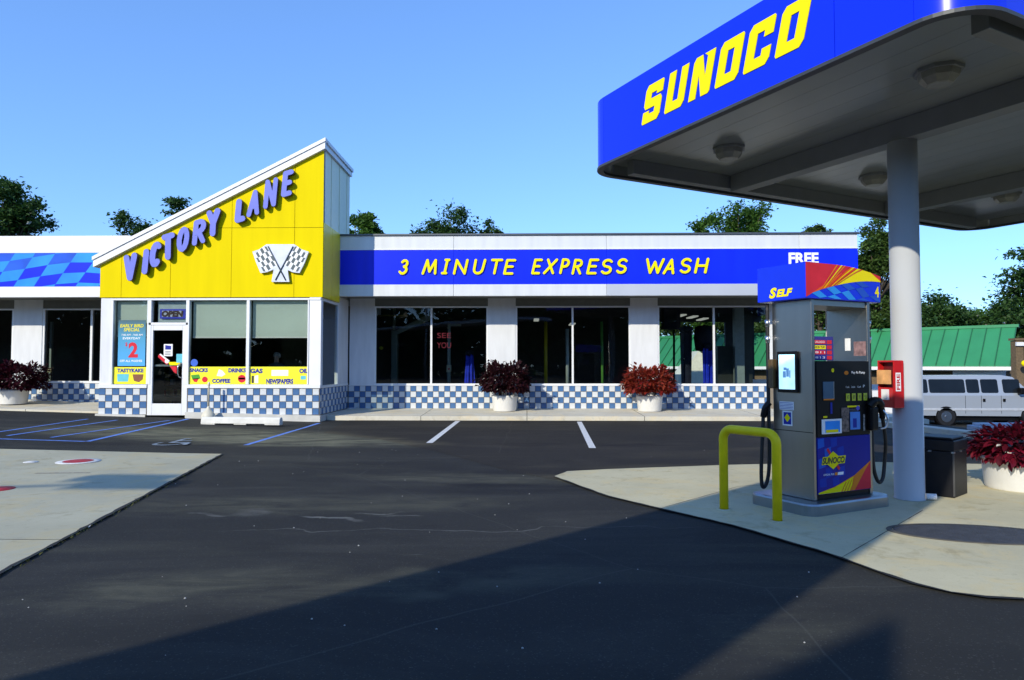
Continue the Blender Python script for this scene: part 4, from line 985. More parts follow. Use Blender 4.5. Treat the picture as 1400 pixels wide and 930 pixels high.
# ------------------------------------------------------------------ plants
def leaf_pts(c, d, up, L_, W_, bend=.25):
    d = d.normalized(); s_ = d.cross(up)
    if s_.length < 1e-3: s_ = Vector((1, 0, 0))
    s_.normalize(); nn = s_.cross(d)
    return [c, c + d * L_ * .45 + s_ * W_ / 2 + nn * bend * L_ * .2, c + d * L_ - nn * bend * L_ * .5, c + d * L_ * .45 - s_ * W_ / 2 + nn * bend * L_ * .2]
def bush(mb, c, rx, rz_, n, L_, W_, rnd, low=-.35):
    for k in range(n):
        while True:
            v = Vector((rnd.gauss(0, 1), rnd.gauss(0, 1), rnd.gauss(0, 1))).normalized()
            if v.z > low: break
        lump = 1 + .16 * math.sin(v.x * 7 + c.x * 3) + .14 * math.sin(v.z * 9 + v.y * 6) + (rnd.uniform(0, .25) if rnd.random() < .06 else 0)
        r_ = rnd.uniform(.55, 1.0) ** .5 * lump
        p = c + Vector((v.x * rx, v.y * rx, v.z * rz_)) * r_
        d = (v + Vector((rnd.gauss(0, .5), rnd.gauss(0, .5), rnd.gauss(-.25, .45))))
        s = rnd.uniform(.45, 1.5)
        mb.poly(leaf_pts(p, d, Vector((rnd.gauss(0, .3), rnd.gauss(0, .3), 1)), L_ * s, W_ * s))
def planter(px, pybase, z, Y, r, h, plant_c, prx, prz, cols, label, n=2600, leaf=(.12, .07)):
    x = PX(px, Y, 555)
    t = thing('planter', (x, Y, z), label, 'planter')
    mm = MB(); mm.lathe((x, Y, z), [(r * .86, 0), (r * .90, .03), (r * .99, h * .8), (r * 1.03, h * .88), (r * 1.03, h), (r * .95, h), (r * .93, h - .05)], 36, cap=False); part('pot', mm, POT, t)
    mm = MB(); mm.lathe((x, Y, z), [(r * .93, h - .05), (.001, h - .045)], 24, cap=False); part('soil', mm, SOIL, t)
    mt = leaf_mat(name_of(label), cols)
    mm = MB(); bush(mm, plant_c, prx, prz, n, leaf[0], leaf[1], random.Random(int(px)), low=-.42)
    part('foliage', mm, mt, t)
    mm = MB(); rr = random.Random(2)
    for k in range(14):
        a = rr.uniform(0, 6.28); e = plant_c + Vector((math.cos(a) * prx * .6, math.sin(a) * prx * .6, rr.uniform(-.1, .5) * prz)); mm.tube([(x + math.cos(a) * r * .4, Y + math.sin(a) * r * .4, z + h - .06), (plant_c + Vector((math.cos(a) * r * .6, math.sin(a) * r * .6, -.1))), e], .012, 5)
    part('stems', mm, pm('stem', (.06, .03, .02), .7), t)
    return t
def name_of(l): return 'leaf_' + l.split()[0] + '_' + str(len(l))
zb = .17
Yp = 20.9
c1 = P(691, 522, Yp)
planter(690, 562, zb, Yp, .39, .48, P(691, 524, Yp), .76, .54, [(.035, .006, .010), (.06, .012, .016), (.09, .03, .02), (.16, .11, .07), (.03, .005, .008)], 'dark maroon coleus in a white pot beside the first wash window', 3600)
planter(888, 562, zb, Yp, .39, .48, P(887, 527, Yp), .80, .48, [(.20, .012, .012), (.33, .024, .02), (.22, .018, .015), (.36, .18, .03), (.10, .010, .01), (.30, .05, .02)], 'orange red coleus in a white pot beside the third wash window', 3600)
planter(18, 557, gz(-15.7, 20.6) + .12, 20.6, .40, .44, P(22, 521, 20.6), .72, .50, [(.06, .005, .015), (.10, .01, .03), (.14, .015, .035), (.03, .004, .01)], 'burgundy coleus in a white pot before the left wing', 3400)
# near planter, leaves one by one
Yn = 8.75; xn = PX(1397, Yn, 660)
t = thing('planter', (xn, Yn, .018), 'crimson coleus in a large white pot right of the litter bin', 'planter')
mm = MB(); r = .42; h = .40; mm.lathe((xn, Yn, .018), [(r * .9, 0), (r * .93, .02), (r, h * .86), (r * 1.03, h * .9), (r * 1.03, h), (r * .95, h), (r * .93, h - .05)], 48, cap=False); part('pot', mm, POT, t)
mm = MB(); mm.lathe((xn, Yn, .018), [(r * .93, h - .05), (.001, h - .045)], 24, cap=False); part('soil', mm, SOIL, t)
CRL = leaf_mat('crimson_leaf', [(.20, .008, .025), (.30, .012, .035), (.10, .006, .02), (.36, .03, .045), (.09, .05, .02), (.03, .005, .010)], .4)
lm = []
rr = random.Random(9)
for k in range(6):
    L_ = .12 * (1 + .2 * math.sin(k * 2.1)); W_ = L_ * .5
    q = MB(); pr = [(0, 0), (.18, .3), (.45, .5), (.75, .33), (1, 0)]
    i = q.vs([Vector((x * L_, 0, -.25 * L_ * x * x)) for x, _ in pr]); jL = q.vs([Vector((x * L_, y * W_, .05 * L_ - .25 * L_ * x * x)) for x, y in pr[1:4]]); jR = q.vs([Vector((x * L_, -y * W_, .05 * L_ - .25 * L_ * x * x)) for x, y in pr[1:4]])
    for J, fl in ((jL, 0), (jR, 1)):
        fs_ = [(i, i + 1, J), (i + 1, i + 2, J + 1, J), (i + 2, i + 3, J + 2, J + 1), (i + 3, i + 4, J + 2)]
        for f_ in fs_: q.face(f_ if not fl else f_[::-1], True)
    lm.append(q.mesh('leaf', CRL))
cc = Vector((xn, Yn, .50))
def leaf_tf(k):
    while True:
        v = Vector((rr.gauss(0, 1), rr.gauss(0, 1), rr.gauss(0, 1))).normalized()
        if v.z > -.45: break
    lump = 1 + .12 * math.sin(v.x * 8) + .1 * math.sin(v.z * 9 + v.y * 5)
    p = cc + Vector((v.x * .50, v.y * .50, v.z * .25)) * rr.uniform(.75, 1.02) * lump
    d = (v + Vector((rr.gauss(0, .4), rr.gauss(0, .4), rr.gauss(-.3, .4)))).normalized()
    q = d.to_track_quat('X', 'Z')
    return p, (q.to_matrix() @ Matrix.Rotation(rr.uniform(-.6, .6), 3, 'X'))
cnt = 0; rest = MB()
for k in range(1500):
    p, M3 = leaf_tf(k); toward = (p - cc).dot(Vector((-.8, -1, .2)))
    me = lm[k % 6]
    if toward > .25 and cnt < 280:
        o = pobj('leaf', me, t); o.location = p - ORG[t.name]; o.rotation_euler = M3.to_euler(); o.scale = [rr.uniform(.7, 1.15)] * 3; cnt += 1
    else:
        s_ = rr.uniform(.7, 1.15); i = rest.vs([p + M3 @ (v.co * s_) for v in me.vertices])
        for f_ in me.polygons: rest.face([i + q for q in f_.vertices], True)
part('foliage', rest, CRL, t, kind='stuff')

# trees
def tree(name, px, top, Y, halfw, base_z, label, cols, n=9000, leaf=.24, shape='round', seed=1, low=None, group='trees behind the station'):
    rnd = random.Random(seed); halfw *= (1.3 if shape == 'round' else 1.15); top -= 3; n = int(n * 1.45); tp = P(px, top, Y); x = tp.x; H = tp.z - base_z; cr = halfw * Y / FPX
    t = thing(name, (x, Y, base_z), label, 'tree', group)
    zc0 = base_z + H * .32 if low is None else low
    ch = tp.z - zc0
    mm = MB(); mm.tube([(x, Y, base_z - .2), (x + .1, Y, base_z + H * .3), (x - .1, Y, base_z + H * .6), (x, Y, base_z + H * .78)], [cr * .09 + .1, cr * .06 + .08, cr * .04 + .05, .03], 8)
    clus = []
    nb = 75 if shape == 'round' else 70
    for k in range(nb):
        if shape == 'cone':
            f = rnd.random() ** .7; z = tp.z - f * ch; rad = cr * (.08 + f * .95) * rnd.uniform(.6, 1.05); a = rnd.uniform(0, 6.28)
            c = Vector((x + math.cos(a) * rad, Y + math.sin(a) * rad, z - .05 * ch * rad / cr)); s = cr * .22
        else:
            v = Vector((rnd.gauss(0, 1), rnd.gauss(0, 1), rnd.gauss(0, 1))).normalized() * rnd.uniform(.35, .92); v.z = math.copysign(abs(v.z) ** .65, v.z)
            c = Vector((x + v.x * cr, Y + v.y * cr, zc0 + ch / 2 + v.z * ch / 2)); s = cr * rnd.uniform(.15, .3)
        clus.append((c, s))
    for c, s in clus:
        a = Vector((x, Y, base_z + H * .3 + (c.z - base_z - H * .3) * .55)); mm.tube([a, (a + c) / 2 + Vector((0, 0, -.15)), c], [.07 + cr * .012, .05, .02], 5)
    part('trunk', mm, pm('bark', (.06, .045, .03), .9), t)
    mm = MB(); per = n // len(clus)
    for c, s in clus:
        for k in range(per):
            v = Vector((rnd.gauss(0, 1), rnd.gauss(0, 1), rnd.gauss(0, .75)))
            p = c + v * s * (.55 if shape == 'round' else .6)
            if shape == 'cone': p = c + Vector((v.x * s * 1.1, v.y * s * 1.1, v.z * s * .3))
            d = Vector((rnd.gauss(0, 1), rnd.gauss(0, 1), rnd.gauss(0, .6))); L_ = leaf * rnd.uniform(.6, 1.3)
            mm.poly(leaf_pts(p, d, Vector((rnd.gauss(0, .6), rnd.gauss(0, .6), 1)), L_, L_ * .62, .3))
    part('crown', mm, cols, t)
    return t
LF1 = leaf_mat('leaf_dark_green', [(.05, .115, .022), (.09, .19, .035), (.13, .25, .05), (.035, .08, .02)])
LF2 = leaf_mat('leaf_mid_green', [(.08, .18, .02), (.13, .28, .03), (.19, .36, .045), (.055, .12, .02)])
LF3 = leaf_mat('leaf_olive_green', [(.09, .16, .03), (.15, .25, .045), (.23, .31, .06), (.05, .09, .02)])
tree('broadleaf_tree', 12, 250, 42, 42, 0, 'dark tree above the far left end of the wing', LF1, 11000, .26, seed=1)
tree('broadleaf_tree', 190, 288, 46, 36, 0, 'rounded dark tree just left of the yellow gable slope', LF1, 9000, .26, seed=2)
tree('pine_tree', 243, 266, 44, 24, 0, 'ragged pine top showing above the yellow gable slope', LF1, 4200, .26, 'cone', seed=3)
tree('broadleaf_tree', 498, 284, 44, 23, 0, 'small tree just right of the yellow tower', LF2, 8000, .24, seed=4)
tree('broadleaf_tree', 612, 284, 50, 42, 0, 'wide low tree above the words MINUTE', LF1, 11000, .26, seed=5)
tree('broadleaf_tree', 668, 298, 52, 22, 0, 'small bush like tree top right of the wide low tree', LF1, 5000, .26, seed=15)
tree('broadleaf_tree', 1008, 275, 46, 44, 0, 'large bright green tree under the canopy corner', LF2, 13000, .24, seed=6)
tree('broadleaf_tree', 958, 299, 47, 20, 0, 'small green tree left of the large bright tree', LF2, 5000, .24, seed=16)
tree('broadleaf_tree', 1117, 294, 48, 22, 0, 'small round tree above the word FREE', LF3, 6000, .24, seed=7)
tree('broadleaf_tree', 1195, 302, 44, 32, -.9, 'tall tree filling the gap between pump and column', LF3, 13000, .24, seed=8, low=1.5)
k = 20
for px, tp, Y, hw, lb_, mt in ((1262, 402, 62, 52, 'broad green tree right beside the canopy column', LF1), (1310, 416, 64, 40, 'second broad tree behind the green roof', LF2), (1350, 424, 63, 36, 'bushy tree behind the middle of the green roof', LF2), (1395, 410, 60, 34, 'tree behind the right end of the green roof', LF1),
                           (1100, 405, 66, 60, 'tree behind the wash building end', LF2), (1010, 408, 68, 60, 'tree seen through the third wash window', LF3), (925, 405, 68, 55, 'tree seen through the left of the third wash window', LF3), (1170, 400, 64, 50, 'tree behind the green roof beside the pump', LF1)):
    k += 1; tree('broadleaf_tree', px, tp, Y, hw, -1, lb_, mt, 9000, .34, seed=k, low=-.6)
tree('pine_tree', 1359, 418, 60, 12, -1, 'slim pointed conifer above the green roof', LF1, 1800, .3, 'cone', seed=40)
tree('pine_tree', 1420, 335, 46, 52, -1, 'large conifer reaching in at the right edge', LF1, 9000, .3, 'cone', seed=41)

# ------------------------------------------------------------------ green roofed building
pr_ = P(1390, 449, 38); pl_ = P(880, 464, 54)
dirv = Vector((pl_.x - pr_.x, pl_.y - pr_.y, 0)); Lg = dirv.length; dirv.normalize(); nrm = Vector((-dirv.y, dirv.x, 0))
if nrm.y > 0: nrm = -nrm
gb = thing('green_roof_building', (pr_.x, pr_.y, -.95), 'long low building with standing seam green metal roof', 'building')
zr = 3.72; ze = 1.55; run = 2.6
o0 = Vector((pr_.x, pr_.y, 0))
npan = 40
for k in range(npan):
    a = o0 + dirv * (Lg + 3) * k / npan; b = o0 + dirv * ((Lg + 3) * (k + 1) / npan - .02)
    mm = MB(); mm.prism([a + Vector((0, 0, zr)), b + Vector((0, 0, zr)), b + nrm * run + Vector((0, 0, ze)), a + nrm * run + Vector((0, 0, ze))], (0, 0, -.05)); part('roof_panel', mm, GREENR, gb)
    mm = MB(); s0 = a - dirv * .02; mm.prism([s0 + Vector((0, 0, zr + .001)), s0 + dirv * .05 + Vector((0, 0, zr + .001)), s0 + dirv * .05 + nrm * run + Vector((0, 0, ze + .001)), s0 + nrm * run + Vector((0, 0, ze + .001))], (0, 0, .06)); part('roof_seam', mm, pm('green_seam', (.015, .11, .045), .5), gb)
def lbox(s0, s1, n0_, n1_, z0, z1, mat, name, par=gb):
    mm = MB(); M = Matrix(((dirv.x, nrm.x, 0, o0.x), (dirv.y, nrm.y, 0, o0.y), (0, 0, 1, 0), (0, 0, 0, 1))); mm.box((s0, n0_, z0), (s1, n1_, z1), M); return part(name, mm, mat, par)
LL = Lg + 3
lbox(-.1, LL, -.15, .12, zr - .06, zr + .10, GREENR, 'ridge_cap')
lbox(-.05, LL, run - .1, run + .04, ze - .24, ze - .055, WHT, 'gutter')
lbox(.1, LL, -4, run - .8, -1.2, ze - .3, BRICK, 'wall')
lbox(.3, 2.7, run - .795, run - .7, .2, 1.28, WHT, 'shop_board')
for s0 in (4, 7.5, 11, 14.5, 18): lbox(s0, s0 + 2, run - .795, run - .75, -.2, 1.0, pm('dark_glass', (.02, .03, .035), .15), 'window')
# brick sign pillar at the right edge
pp = P(1394, 470, 31); bp_ = thing('brick_pillar', (pp.x, 31, -.95), 'brown brick pillar with a white bracket at the right edge', 'pillar')
mm = MB(); mm.box((pp.x - .17, 31, -.95), (pp.x + .17, 31.34, P(1394, 466, 31).z)); part('shaft', mm, BRICK, bp_)
mm = MB(); mm.box((pp.x - .22, 30.95, P(1394, 465.5, 31).z), (pp.x + .22, 31.4, P(1394, 462.5, 31).z)); part('cap', mm, BRICK, bp_)
mm = MB(); mm.box((pp.x - .19, 30.9, P(1394, 473, 31).z), (pp.x + .5, 30.99, P(1394, 468, 31).z)); part('bracket', mm, WHT, bp_)
mm = MB(); c = P(1401, 497, 30.5); mm.lathe(c, [(.01, -.14), (.1, -.1), (.14, 0), (.1, .1), (.01, .14)], 16); solo('yellow_ball', mm, YLET, c, 'small bright yellow ball at the right edge', 'ball')
# low white wall behind the wash
w0, w1 = P(1030, 572, 25.5), P(1222, 572, 25.5)
mm = MB(); mm.box((w0.x, 25.5, -.6), (WR - .3, 25.7, P(1100, 519, 25.5).z)); mm.box((WR - .28, 25.5, -1.2), (w1.x, 25.7, P(1205, 526, 25.5).z)); solo('low_wall', mm, WHT, (w0.x, 25.5, -.5), 'low white wall behind the end of the car wash', 'wall')
# gable shed seen through the tunnel
mm = MB(); q = [P(918, 545, 36), P(950, 545, 36), P(985, 545, 36), P(985, 500, 36), P(955, 480, 36), P(932, 512, 36), P(918, 512, 36)]; mm.prism(q, (0, 2, 0)); solo('white_shed', mm, pm('shed_white', (.7, .68, .55), .7), P(950, 545, 36), 'cream gabled shed seen through the third wash window', 'shed')

# kerbs on the lower lot side
def kerb(p, q, wd, z0, z1, label):
    a = Vector(p); b = Vector(q); d = (b - a).normalized(); nn = Vector((-d.y, d.x)) * wd
    mm = MB(); mm.prism([(a.x, a.y, z0), (b.x, b.y, z0), ((b + nn).x, (b + nn).y, z0), ((a + nn).x, (a + nn).y, z0)], (0, 0, z1 - z0)); return struct('kerb', mm, CONC2, label, bevel=.01)
ka = GP(1196, 576, .13); kb = GP(1345, 593, .13)
kerb((ka.x, ka.y), (kb.x, kb.y), .35, -.6, .13, 'pale kerb at the edge of the lower lot')
kerb((kb.x + .02, kb.y), (20, 13.2), .35, -.6, .13, 'pale kerb continuing behind the near planter')
c = GP(1338, 583, .10); mm = MB(); mm.box((c.x, c.y, -.3), (c.x + 3.4, c.y + .45, .10)); mm.box((c.x + .1, c.y + .08, .101), (c.x + 3.3, c.y + .4, .16)); solo('stone_block', mm, pm('grey_stone', (.45, .5, .56), .7), (c.x, c.y, 0), 'long grey stone block behind the near planter', 'block', bevel=.015)

# ------------------------------------------------------------------ van
vz = -.95; VY = 29.0
vx0 = PX(1244, VY, 550); VL = 6.15
van = thing('passenger_van', (vx0 + VL / 2, VY + 1, vz), 'silver white long passenger van parked below the green roof', 'van')
VAN = pm('van_paint', (.34, .38, .44), .3, .2, var=.02, scale=1, coat=.4)
side = [(0, .42), (.0, .95), (.04, 1.25), (.22, 1.95), (.35, 2.07), (3.9, 2.1), (4.35, 2.02), (4.95, 1.42), (5.85, 1.25), (6.1, 1.05), (6.15, .6), (6.1, .38)]
def van_section(z):                               # half width by height
    return 1.0 if z < 1.25 else 1.0 - .16 * (z - 1.25) / .85
mm = MB(); cy = VY + 1.0
n = len(side)
L1 = mm.vs([(vx0 + x, cy - van_section(z), vz + z) for x, z in side]); R1 = mm.vs([(vx0 + x, cy + van_section(z), vz + z) for x, z in side])
# side faces split at the belt so they stay planar
belt = 1.25
def poly_side(pts, sgn):
    pts3 = [(vx0 + x, cy + sgn * van_section(z), vz + z) for x, z in pts]; mm.poly(pts3 if sgn < 0 else pts3[::-1])
low = [(0, .42), (6.1, .38), (6.15, .6), (6.1, 1.05), (5.85, 1.25), (5.5, 1.25), (.04, 1.25), (0, .95)]; up = [(.04, 1.25), (5.4, 1.25), (5.4, 1.33), (4.95, 1.42), (4.35, 2.02), (3.9, 2.1), (.35, 2.07), (.22, 1.95)]
mm = MB()
poly_side(low, -1); poly_side(low, 1)
poly_side(up, -1); poly_side(up, 1)
ringp = side
for k in range(n):
    k2 = (k + 1) % n; (xa, za), (xb, zb_) = side[k], side[k2]
    mm.poly([(vx0 + xa, cy - van_section(za), vz + za), (vx0 + xa, cy + van_section(za), vz + za), (vx0 + xb, cy + van_section(zb_), vz + zb_), (vx0 + xb, cy - van_section(zb_), vz + zb_)])
part('body', mm, VAN, van)
VG = pm('van_glass', (.008, .012, .018), .12, var=.2, scale=2, spec=.2)
def vwin(x0, x1, z0, z1, sk=0., name='window'):
    pts = []
    rr_ = .07
    for cx_, cz_, a0_ in ((x1 - rr_, z1 - rr_, 0), (x0 + rr_, z1 - rr_, 90), (x0 + rr_, z0 + rr_, 180), (x1 - rr_, z0 + rr_, 270)):
        for q in range(4):
            a = R(a0_ + q * 30); xx = cx_ + rr_ * math.cos(a); zz = cz_ + rr_ * math.sin(a); pts.append((xx - sk * (zz - z0), zz))
    m2 = MB(); m2.prism([(vx0 + x, cy - van_section(z) - .001, vz + z) for x, z in pts], (0, -.008, 0)); return part(name, m2, VG, van)
vx = lambda px: (PX(px, VY, 540) - vx0)
for a, b in ((1247, 1269.5), (1271.5, 1320.5), (1322.5, 1340), (1342.5, 1366), (1372.5, 1396)): vwin(vx(a), vx(b), 1.36, 1.93)
for a in (1319.5, 1341.3, 1368.5, 1405): 
    m2 = MB(); m2.box((vx0 + vx(a), cy - 1.003, vz + .5), (vx0 + vx(a) + .015, cy - .99, vz + 1.25)); part('door_gap', m2, BLK, van)
m2 = MB(); m2.box((vx0 + .05, cy - 1.02, vz + .62), (vx0 + 5.9, cy - .99, vz + .72)); part('trim_strip', m2, pm('van_trim', (.40, .43, .48), .4), van, bevel=.01)
for a in (1343.5, 1371): m2 = MB(); m2.box((vx0 + vx(a), cy - 1.04, vz + 1.0), (vx0 + vx(a) + .09, cy - .99, vz + 1.12)); part('door_handle', m2, BLK, van)
m2 = MB(); m2.box((vx0 + vx(1391), cy - 1.22, vz + 1.3), (vx0 + vx(1397), cy - .98, vz + 1.58)); part('mirror', m2, BLK, van, bevel=.03)
m2 = MB(); m2.box((vx0 + .3, cy - .85, vz + .2), (vx0 + 5.8, cy + .85, vz + .42)); part('underbody', m2, BLK, van)
for x in (vx(1293), vx(1293) + 3.5):
    for sg in (-1, 1):
        def cyl(mb, r0, y0, y1, nn=24):
            mb.rings([[Vector((vx0 + x + r0 * math.cos(2 * PI * q / nn), y, vz + .37 + r0 * math.sin(2 * PI * q / nn))) for q in range(nn)] for y in (y0, y1)])
        m2 = MB(); cyl(m2, .43, cy + sg * 1.004, cy + sg * .8); part('wheel_arch', m2, BLK, van)
        m2 = MB(); cyl(m2, .37, cy + sg * 1.02, cy + sg * .78); wh = part('wheel', m2, RUB, van)
        m2 = MB(); cyl(m2, .22, cy + sg * 1.03, cy + sg * 1.0); part('rim', m2, STEEL2, wh)
        m2 = MB(); cyl(m2, .07, cy + sg * 1.05, cy + sg * 1.0); part('hub_cap', m2, STEEL2, wh)

# ------------------------------------------------------------------ canopy
_ta = math.atan2(.469, .883) + R(.36); A = Vector((math.cos(_ta), math.sin(_ta), 0)); B = Vector((-math.sin(_ta), math.cos(_ta), 0))
def AB(a, b, z=0.): return A * a + B * b + Vector((0, 0, z))
ca0, ca1, cb0, cb1, cr_ = 5.28, 14.5, 2.85, 8.03, .44
CZ0, CZ1, DZ = 4.29, 5.20, 4.42
can = thing('fuel_canopy', AB(7.69, 4.97), 'flat fuel canopy with blue rounded fascia on a pale round column', 'canopy')
def rr_path(inset=0, n=10):
    r_ = cr_ - inset; a0_, a1_, b0_, b1_ = ca0 + inset, ca1 - inset, cb0 + inset, cb1 - inset; pts = []
    for cx_, cy_, st_ in ((a1_ - r_, b1_ - r_, 0), (a0_ + r_, b1_ - r_, 90), (a0_ + r_, b0_ + r_, 180), (a1_ - r_, b0_ + r_, 270)):
        for q in range(n + 1): t_ = R(st_ + 90 * q / n); pts.append((cx_ + r_ * math.cos(t_), cy_ + r_ * math.sin(t_)))
    return pts
po_, pi_ = rr_path(0), rr_path(.06)
def fascia(idx, mat=BLUEC, name='fascia_panel', smooth=True, outer=None, inner=None, z0=CZ0, z1=CZ1):
    outer = outer or [po_[i] for i in idx]; inner = inner or [pi_[i] for i in idx]
    mm = MB()
    o0_ = mm.vs([AB(a, b, z0) for a, b in outer]); o1_ = mm.vs([AB(a, b, z1) for a, b in outer]); i0_ = mm.vs([AB(a, b, z0) for a, b in inner]); i1_ = mm.vs([AB(a, b, z1) for a, b in inner]); m_ = len(outer)
    for k in range(m_ - 1):
        mm.cur = 1; mm.face([i0_ + k, i0_ + k + 1, i1_ + k + 1, i1_ + k], smooth); mm.cur = 0
        mm.face([o1_ + k + 1, o1_ + k, i1_ + k, i1_ + k + 1]); mm.face([o0_ + k, o0_ + k + 1, i0_ + k + 1, i0_ + k])
    q0_ = mm.vs([AB(a, b, z0) for a, b in outer]); q1_ = mm.vs([AB(a, b, z1) for a, b in outer])
    for k in range(m_ - 1): mm.face([q0_ + k, q0_ + k + 1, q1_ + k + 1, q1_ + k], smooth)
    mm.face([o0_, i0_, i1_, o1_]); mm.face([o0_ + m_ - 1, o1_ + m_ - 1, i1_ + m_ - 1, i0_ + m_ - 1])
    return part(name, mm, [mat, SOFF], can)
for s in range(4): fascia(range(s * 11, s * 11 + 11))
def straight(p, q, cuts):
    p = Vector(p); q = Vector(q); d = (q - p); nn = Vector((-d.y, d.x)).normalized() * .06
    cuts = [0] + cuts + [1]
    for s0, s1 in zip(cuts[:-1], cuts[1:]):
        g_ = .004 / d.length; a = p + d * (s0 + g_); b = p + d * (s1 - g_)
        fascia(None, smooth=False, outer=[tuple(a), tuple(b)], inner=[tuple(a + nn), tuple(b + nn)])
straight(po_[21], po_[22], [1 - (4.01 - cb0 - cr_) / (cb1 - cb0 - 2 * cr_)])
straight(po_[10], po_[11], [.25, .5, .75]); straight(po_[32], po_[33], [.25, .5, .75]); straight(po_[43], po_[0], [.5])
# dark lower trim edge
mm = MB(); lo_o, lo_i = rr_path(-.012), rr_path(.075)
io = mm.vs([AB(a, b, CZ0 - .035) for a, b in lo_o]); it = mm.vs([AB(a, b, CZ0 - .003) for a, b in lo_o]); ii = mm.vs([AB(a, b, CZ0 - .035) for a, b in lo_i]); ij = mm.vs([AB(a, b, CZ0 - .003) for a, b in lo_i]); N = len(lo_o)
for k in range(N):
    k2 = (k + 1) % N; mm.face([io + k2, io + k, it + k, it + k2]); mm.face([io + k, io + k2, ii + k2, ii + k]); mm.face([ii + k, ii + k2, ij + k2, ij + k]); mm.face([it + k2, it + k, ij + k, ij + k2])
part('edge_trim', mm, pm('trim_dark', (.04, .045, .05), .5), can)
mm = MB(); mm.prism([AB(a, b, CZ1 - .12) for a, b in rr_path(.065)], (0, 0, .05)); part('roof', mm, WHTM, can)
# soffit deck panels running along B
SB = rr_path(.08)
pw = .305; a = ca0 + .10; k = 0
while a < ca1 - .1:
    b_ = min(a + pw - .004, ca1 - .09)
    def brange(q):
        d0 = 0
        if q < ca0 + cr_: t_ = ca0 + cr_ - q; d0 = cr_ - math.sqrt(max(0, cr_ ** 2 - t_ ** 2))
        if q > ca1 - cr_: t_ = q - ca1 + cr_; d0 = cr_ - math.sqrt(max(0, cr_ ** 2 - t_ ** 2))
        return cb0 + .08 + d0, cb1 - .08 - d0
    l0, h0 = brange(a); l1, h1 = brange(b_)
    mm = MB(); mm.prism([AB(a, l0, DZ), AB(b_, l1, DZ), AB(b_, h1, DZ), AB(a, h0, DZ)], (0, 0, .05)); part('soffit_panel', mm, SOFF, can)
    mm = MB(); mm.prism([AB(b_ - .002, max(l0, l1), DZ + .045), AB(b_ + .010, max(l0, l1), DZ + .045), AB(b_ + .010, min(h0, h1), DZ + .045), AB(b_ - .002, min(h0, h1), DZ + .045)], (0, 0, .01)); part('soffit_joint', mm, BLK, can)
    a += pw; k += 1
def abox(a0_, a1_, b0_, b1_, z0, z1, name, mat=SOFF, bev=.006):
    mm = MB(); M = Matrix(((A.x, B.x, 0, 0), (A.y, B.y, 0, 0), (0, 0, 1, 0), (0, 0, 0, 1))); mm.box((a0_, b0_, z0), (a1_, b1_, z1), M); return part(name, mm, mat, can, bevel=bev)
BMT = pm('beam_grey', (.19, .20, .195), .5, var=.04)
abox(7.58, 7.80, cb0 + .3, cb1 - .45, 4.17, DZ - .002, 'beam', BMT)
abox(11.2, 11.42, cb0 + .3, cb1 - .45, 4.17, DZ - .002, 'beam', BMT)
abox(ca0 + .5, ca1 - .5, cb1 - .44, cb1 - .30, 4.22, DZ - .002, 'beam', BMT)
abox(ca0 + .5, ca1 - .5, cb0 + .15, cb0 + .29, 4.22, DZ - .002, 'beam', BMT)
mm = MB(); ctr = AB(7.69, 4.97); mm.lathe(ctr, [(.165, .018), (.165, .03), (.157, .032), (.157, 4.168)], 48); part('column', mm, COLM, can)
c2 = AB(11.31, 4.97); mm = MB(); mm.lathe(c2, [(.165, .018), (.165, .03), (.157, .032), (.157, 4.168)], 48); part('column', mm, COLM, can)
LAMP = pm('lamp_lens', (.24, .24, .20), .35, var=.1, scale=20)
for a, b in ((6.66, 3.92), (6.60, 6.62), (9.52, 6.6), (12.5, 6.3), (9.2, 4.05), (12.5, 4.05)):
    mm = MB(); c = AB(a, b)
    oc = lambda r_, z: [c + A * (r_ * math.cos(R(22.5 + 45 * q))) + B * (r_ * math.sin(R(22.5 + 45 * q))) + Vector((0, 0, z)) for q in range(8)]
    mm.rings([oc(.215, DZ - .002), oc(.215, DZ - .035)], True, False); fl = part('canopy_light', mm, BMT, can)
    mm = MB(); mm.rings([oc(.185, DZ - .036), oc(.175, DZ - .09), oc(.12, DZ - .15), oc(.10, DZ - .155)], True, False); part('lens', mm, LAMP, fl)
# SUNOCO letters on the front-left face
FC = Frame(AB(ca0, 0), -B, (0, 0, 1))
sg = thing('canopy_sign', AB(ca0, 5.6, 4.5), 'yellow block letters SUNOCO on the blue canopy fascia', 'sign')
for ch, bc in zip('SUNOCO', (6.53, 6.10, 5.68, 5.265, 4.86, 4.45)):
    mm = MB(); hh = .45; wd = .33; slt = .27
    block(mm, FC, ch, -bc - wd / 2 - slt * hh / 2 + .0, wd, 4.54, hh, .003, .006, slt); part('letter', mm, YLET, sg)

# ------------------------------------------------------------------ fuel pump
pump = thing('fuel_pump', AB(5.9, 5.0, .02), 'stainless fuel pump with curved blue SELF top and printed panels', 'fuel pump')
body0 = Matrix.Rotation(R(.36), 3, 'Z') @ Vector((3.03, 7.19, 0)); pa0 = body0.dot(A); pb0 = body0.dot(B)
Wp, Dp = .94, .52
Mp = Matrix(((A.x, B.x, 0, body0.x), (A.y, B.y, 0, body0.y), (0, 0, 1, 0), (0, 0, 0, 1)))
def pb(a0_, a1_, b0_, b1_, z0, z1, name, mat, par=pump, bev=.0, label=None):
    mm = MB(); mm.box((a0_, b0_, z0), (a1_, b1_, z1), Mp); return part(name, mm, mat, par, label, bevel=bev)
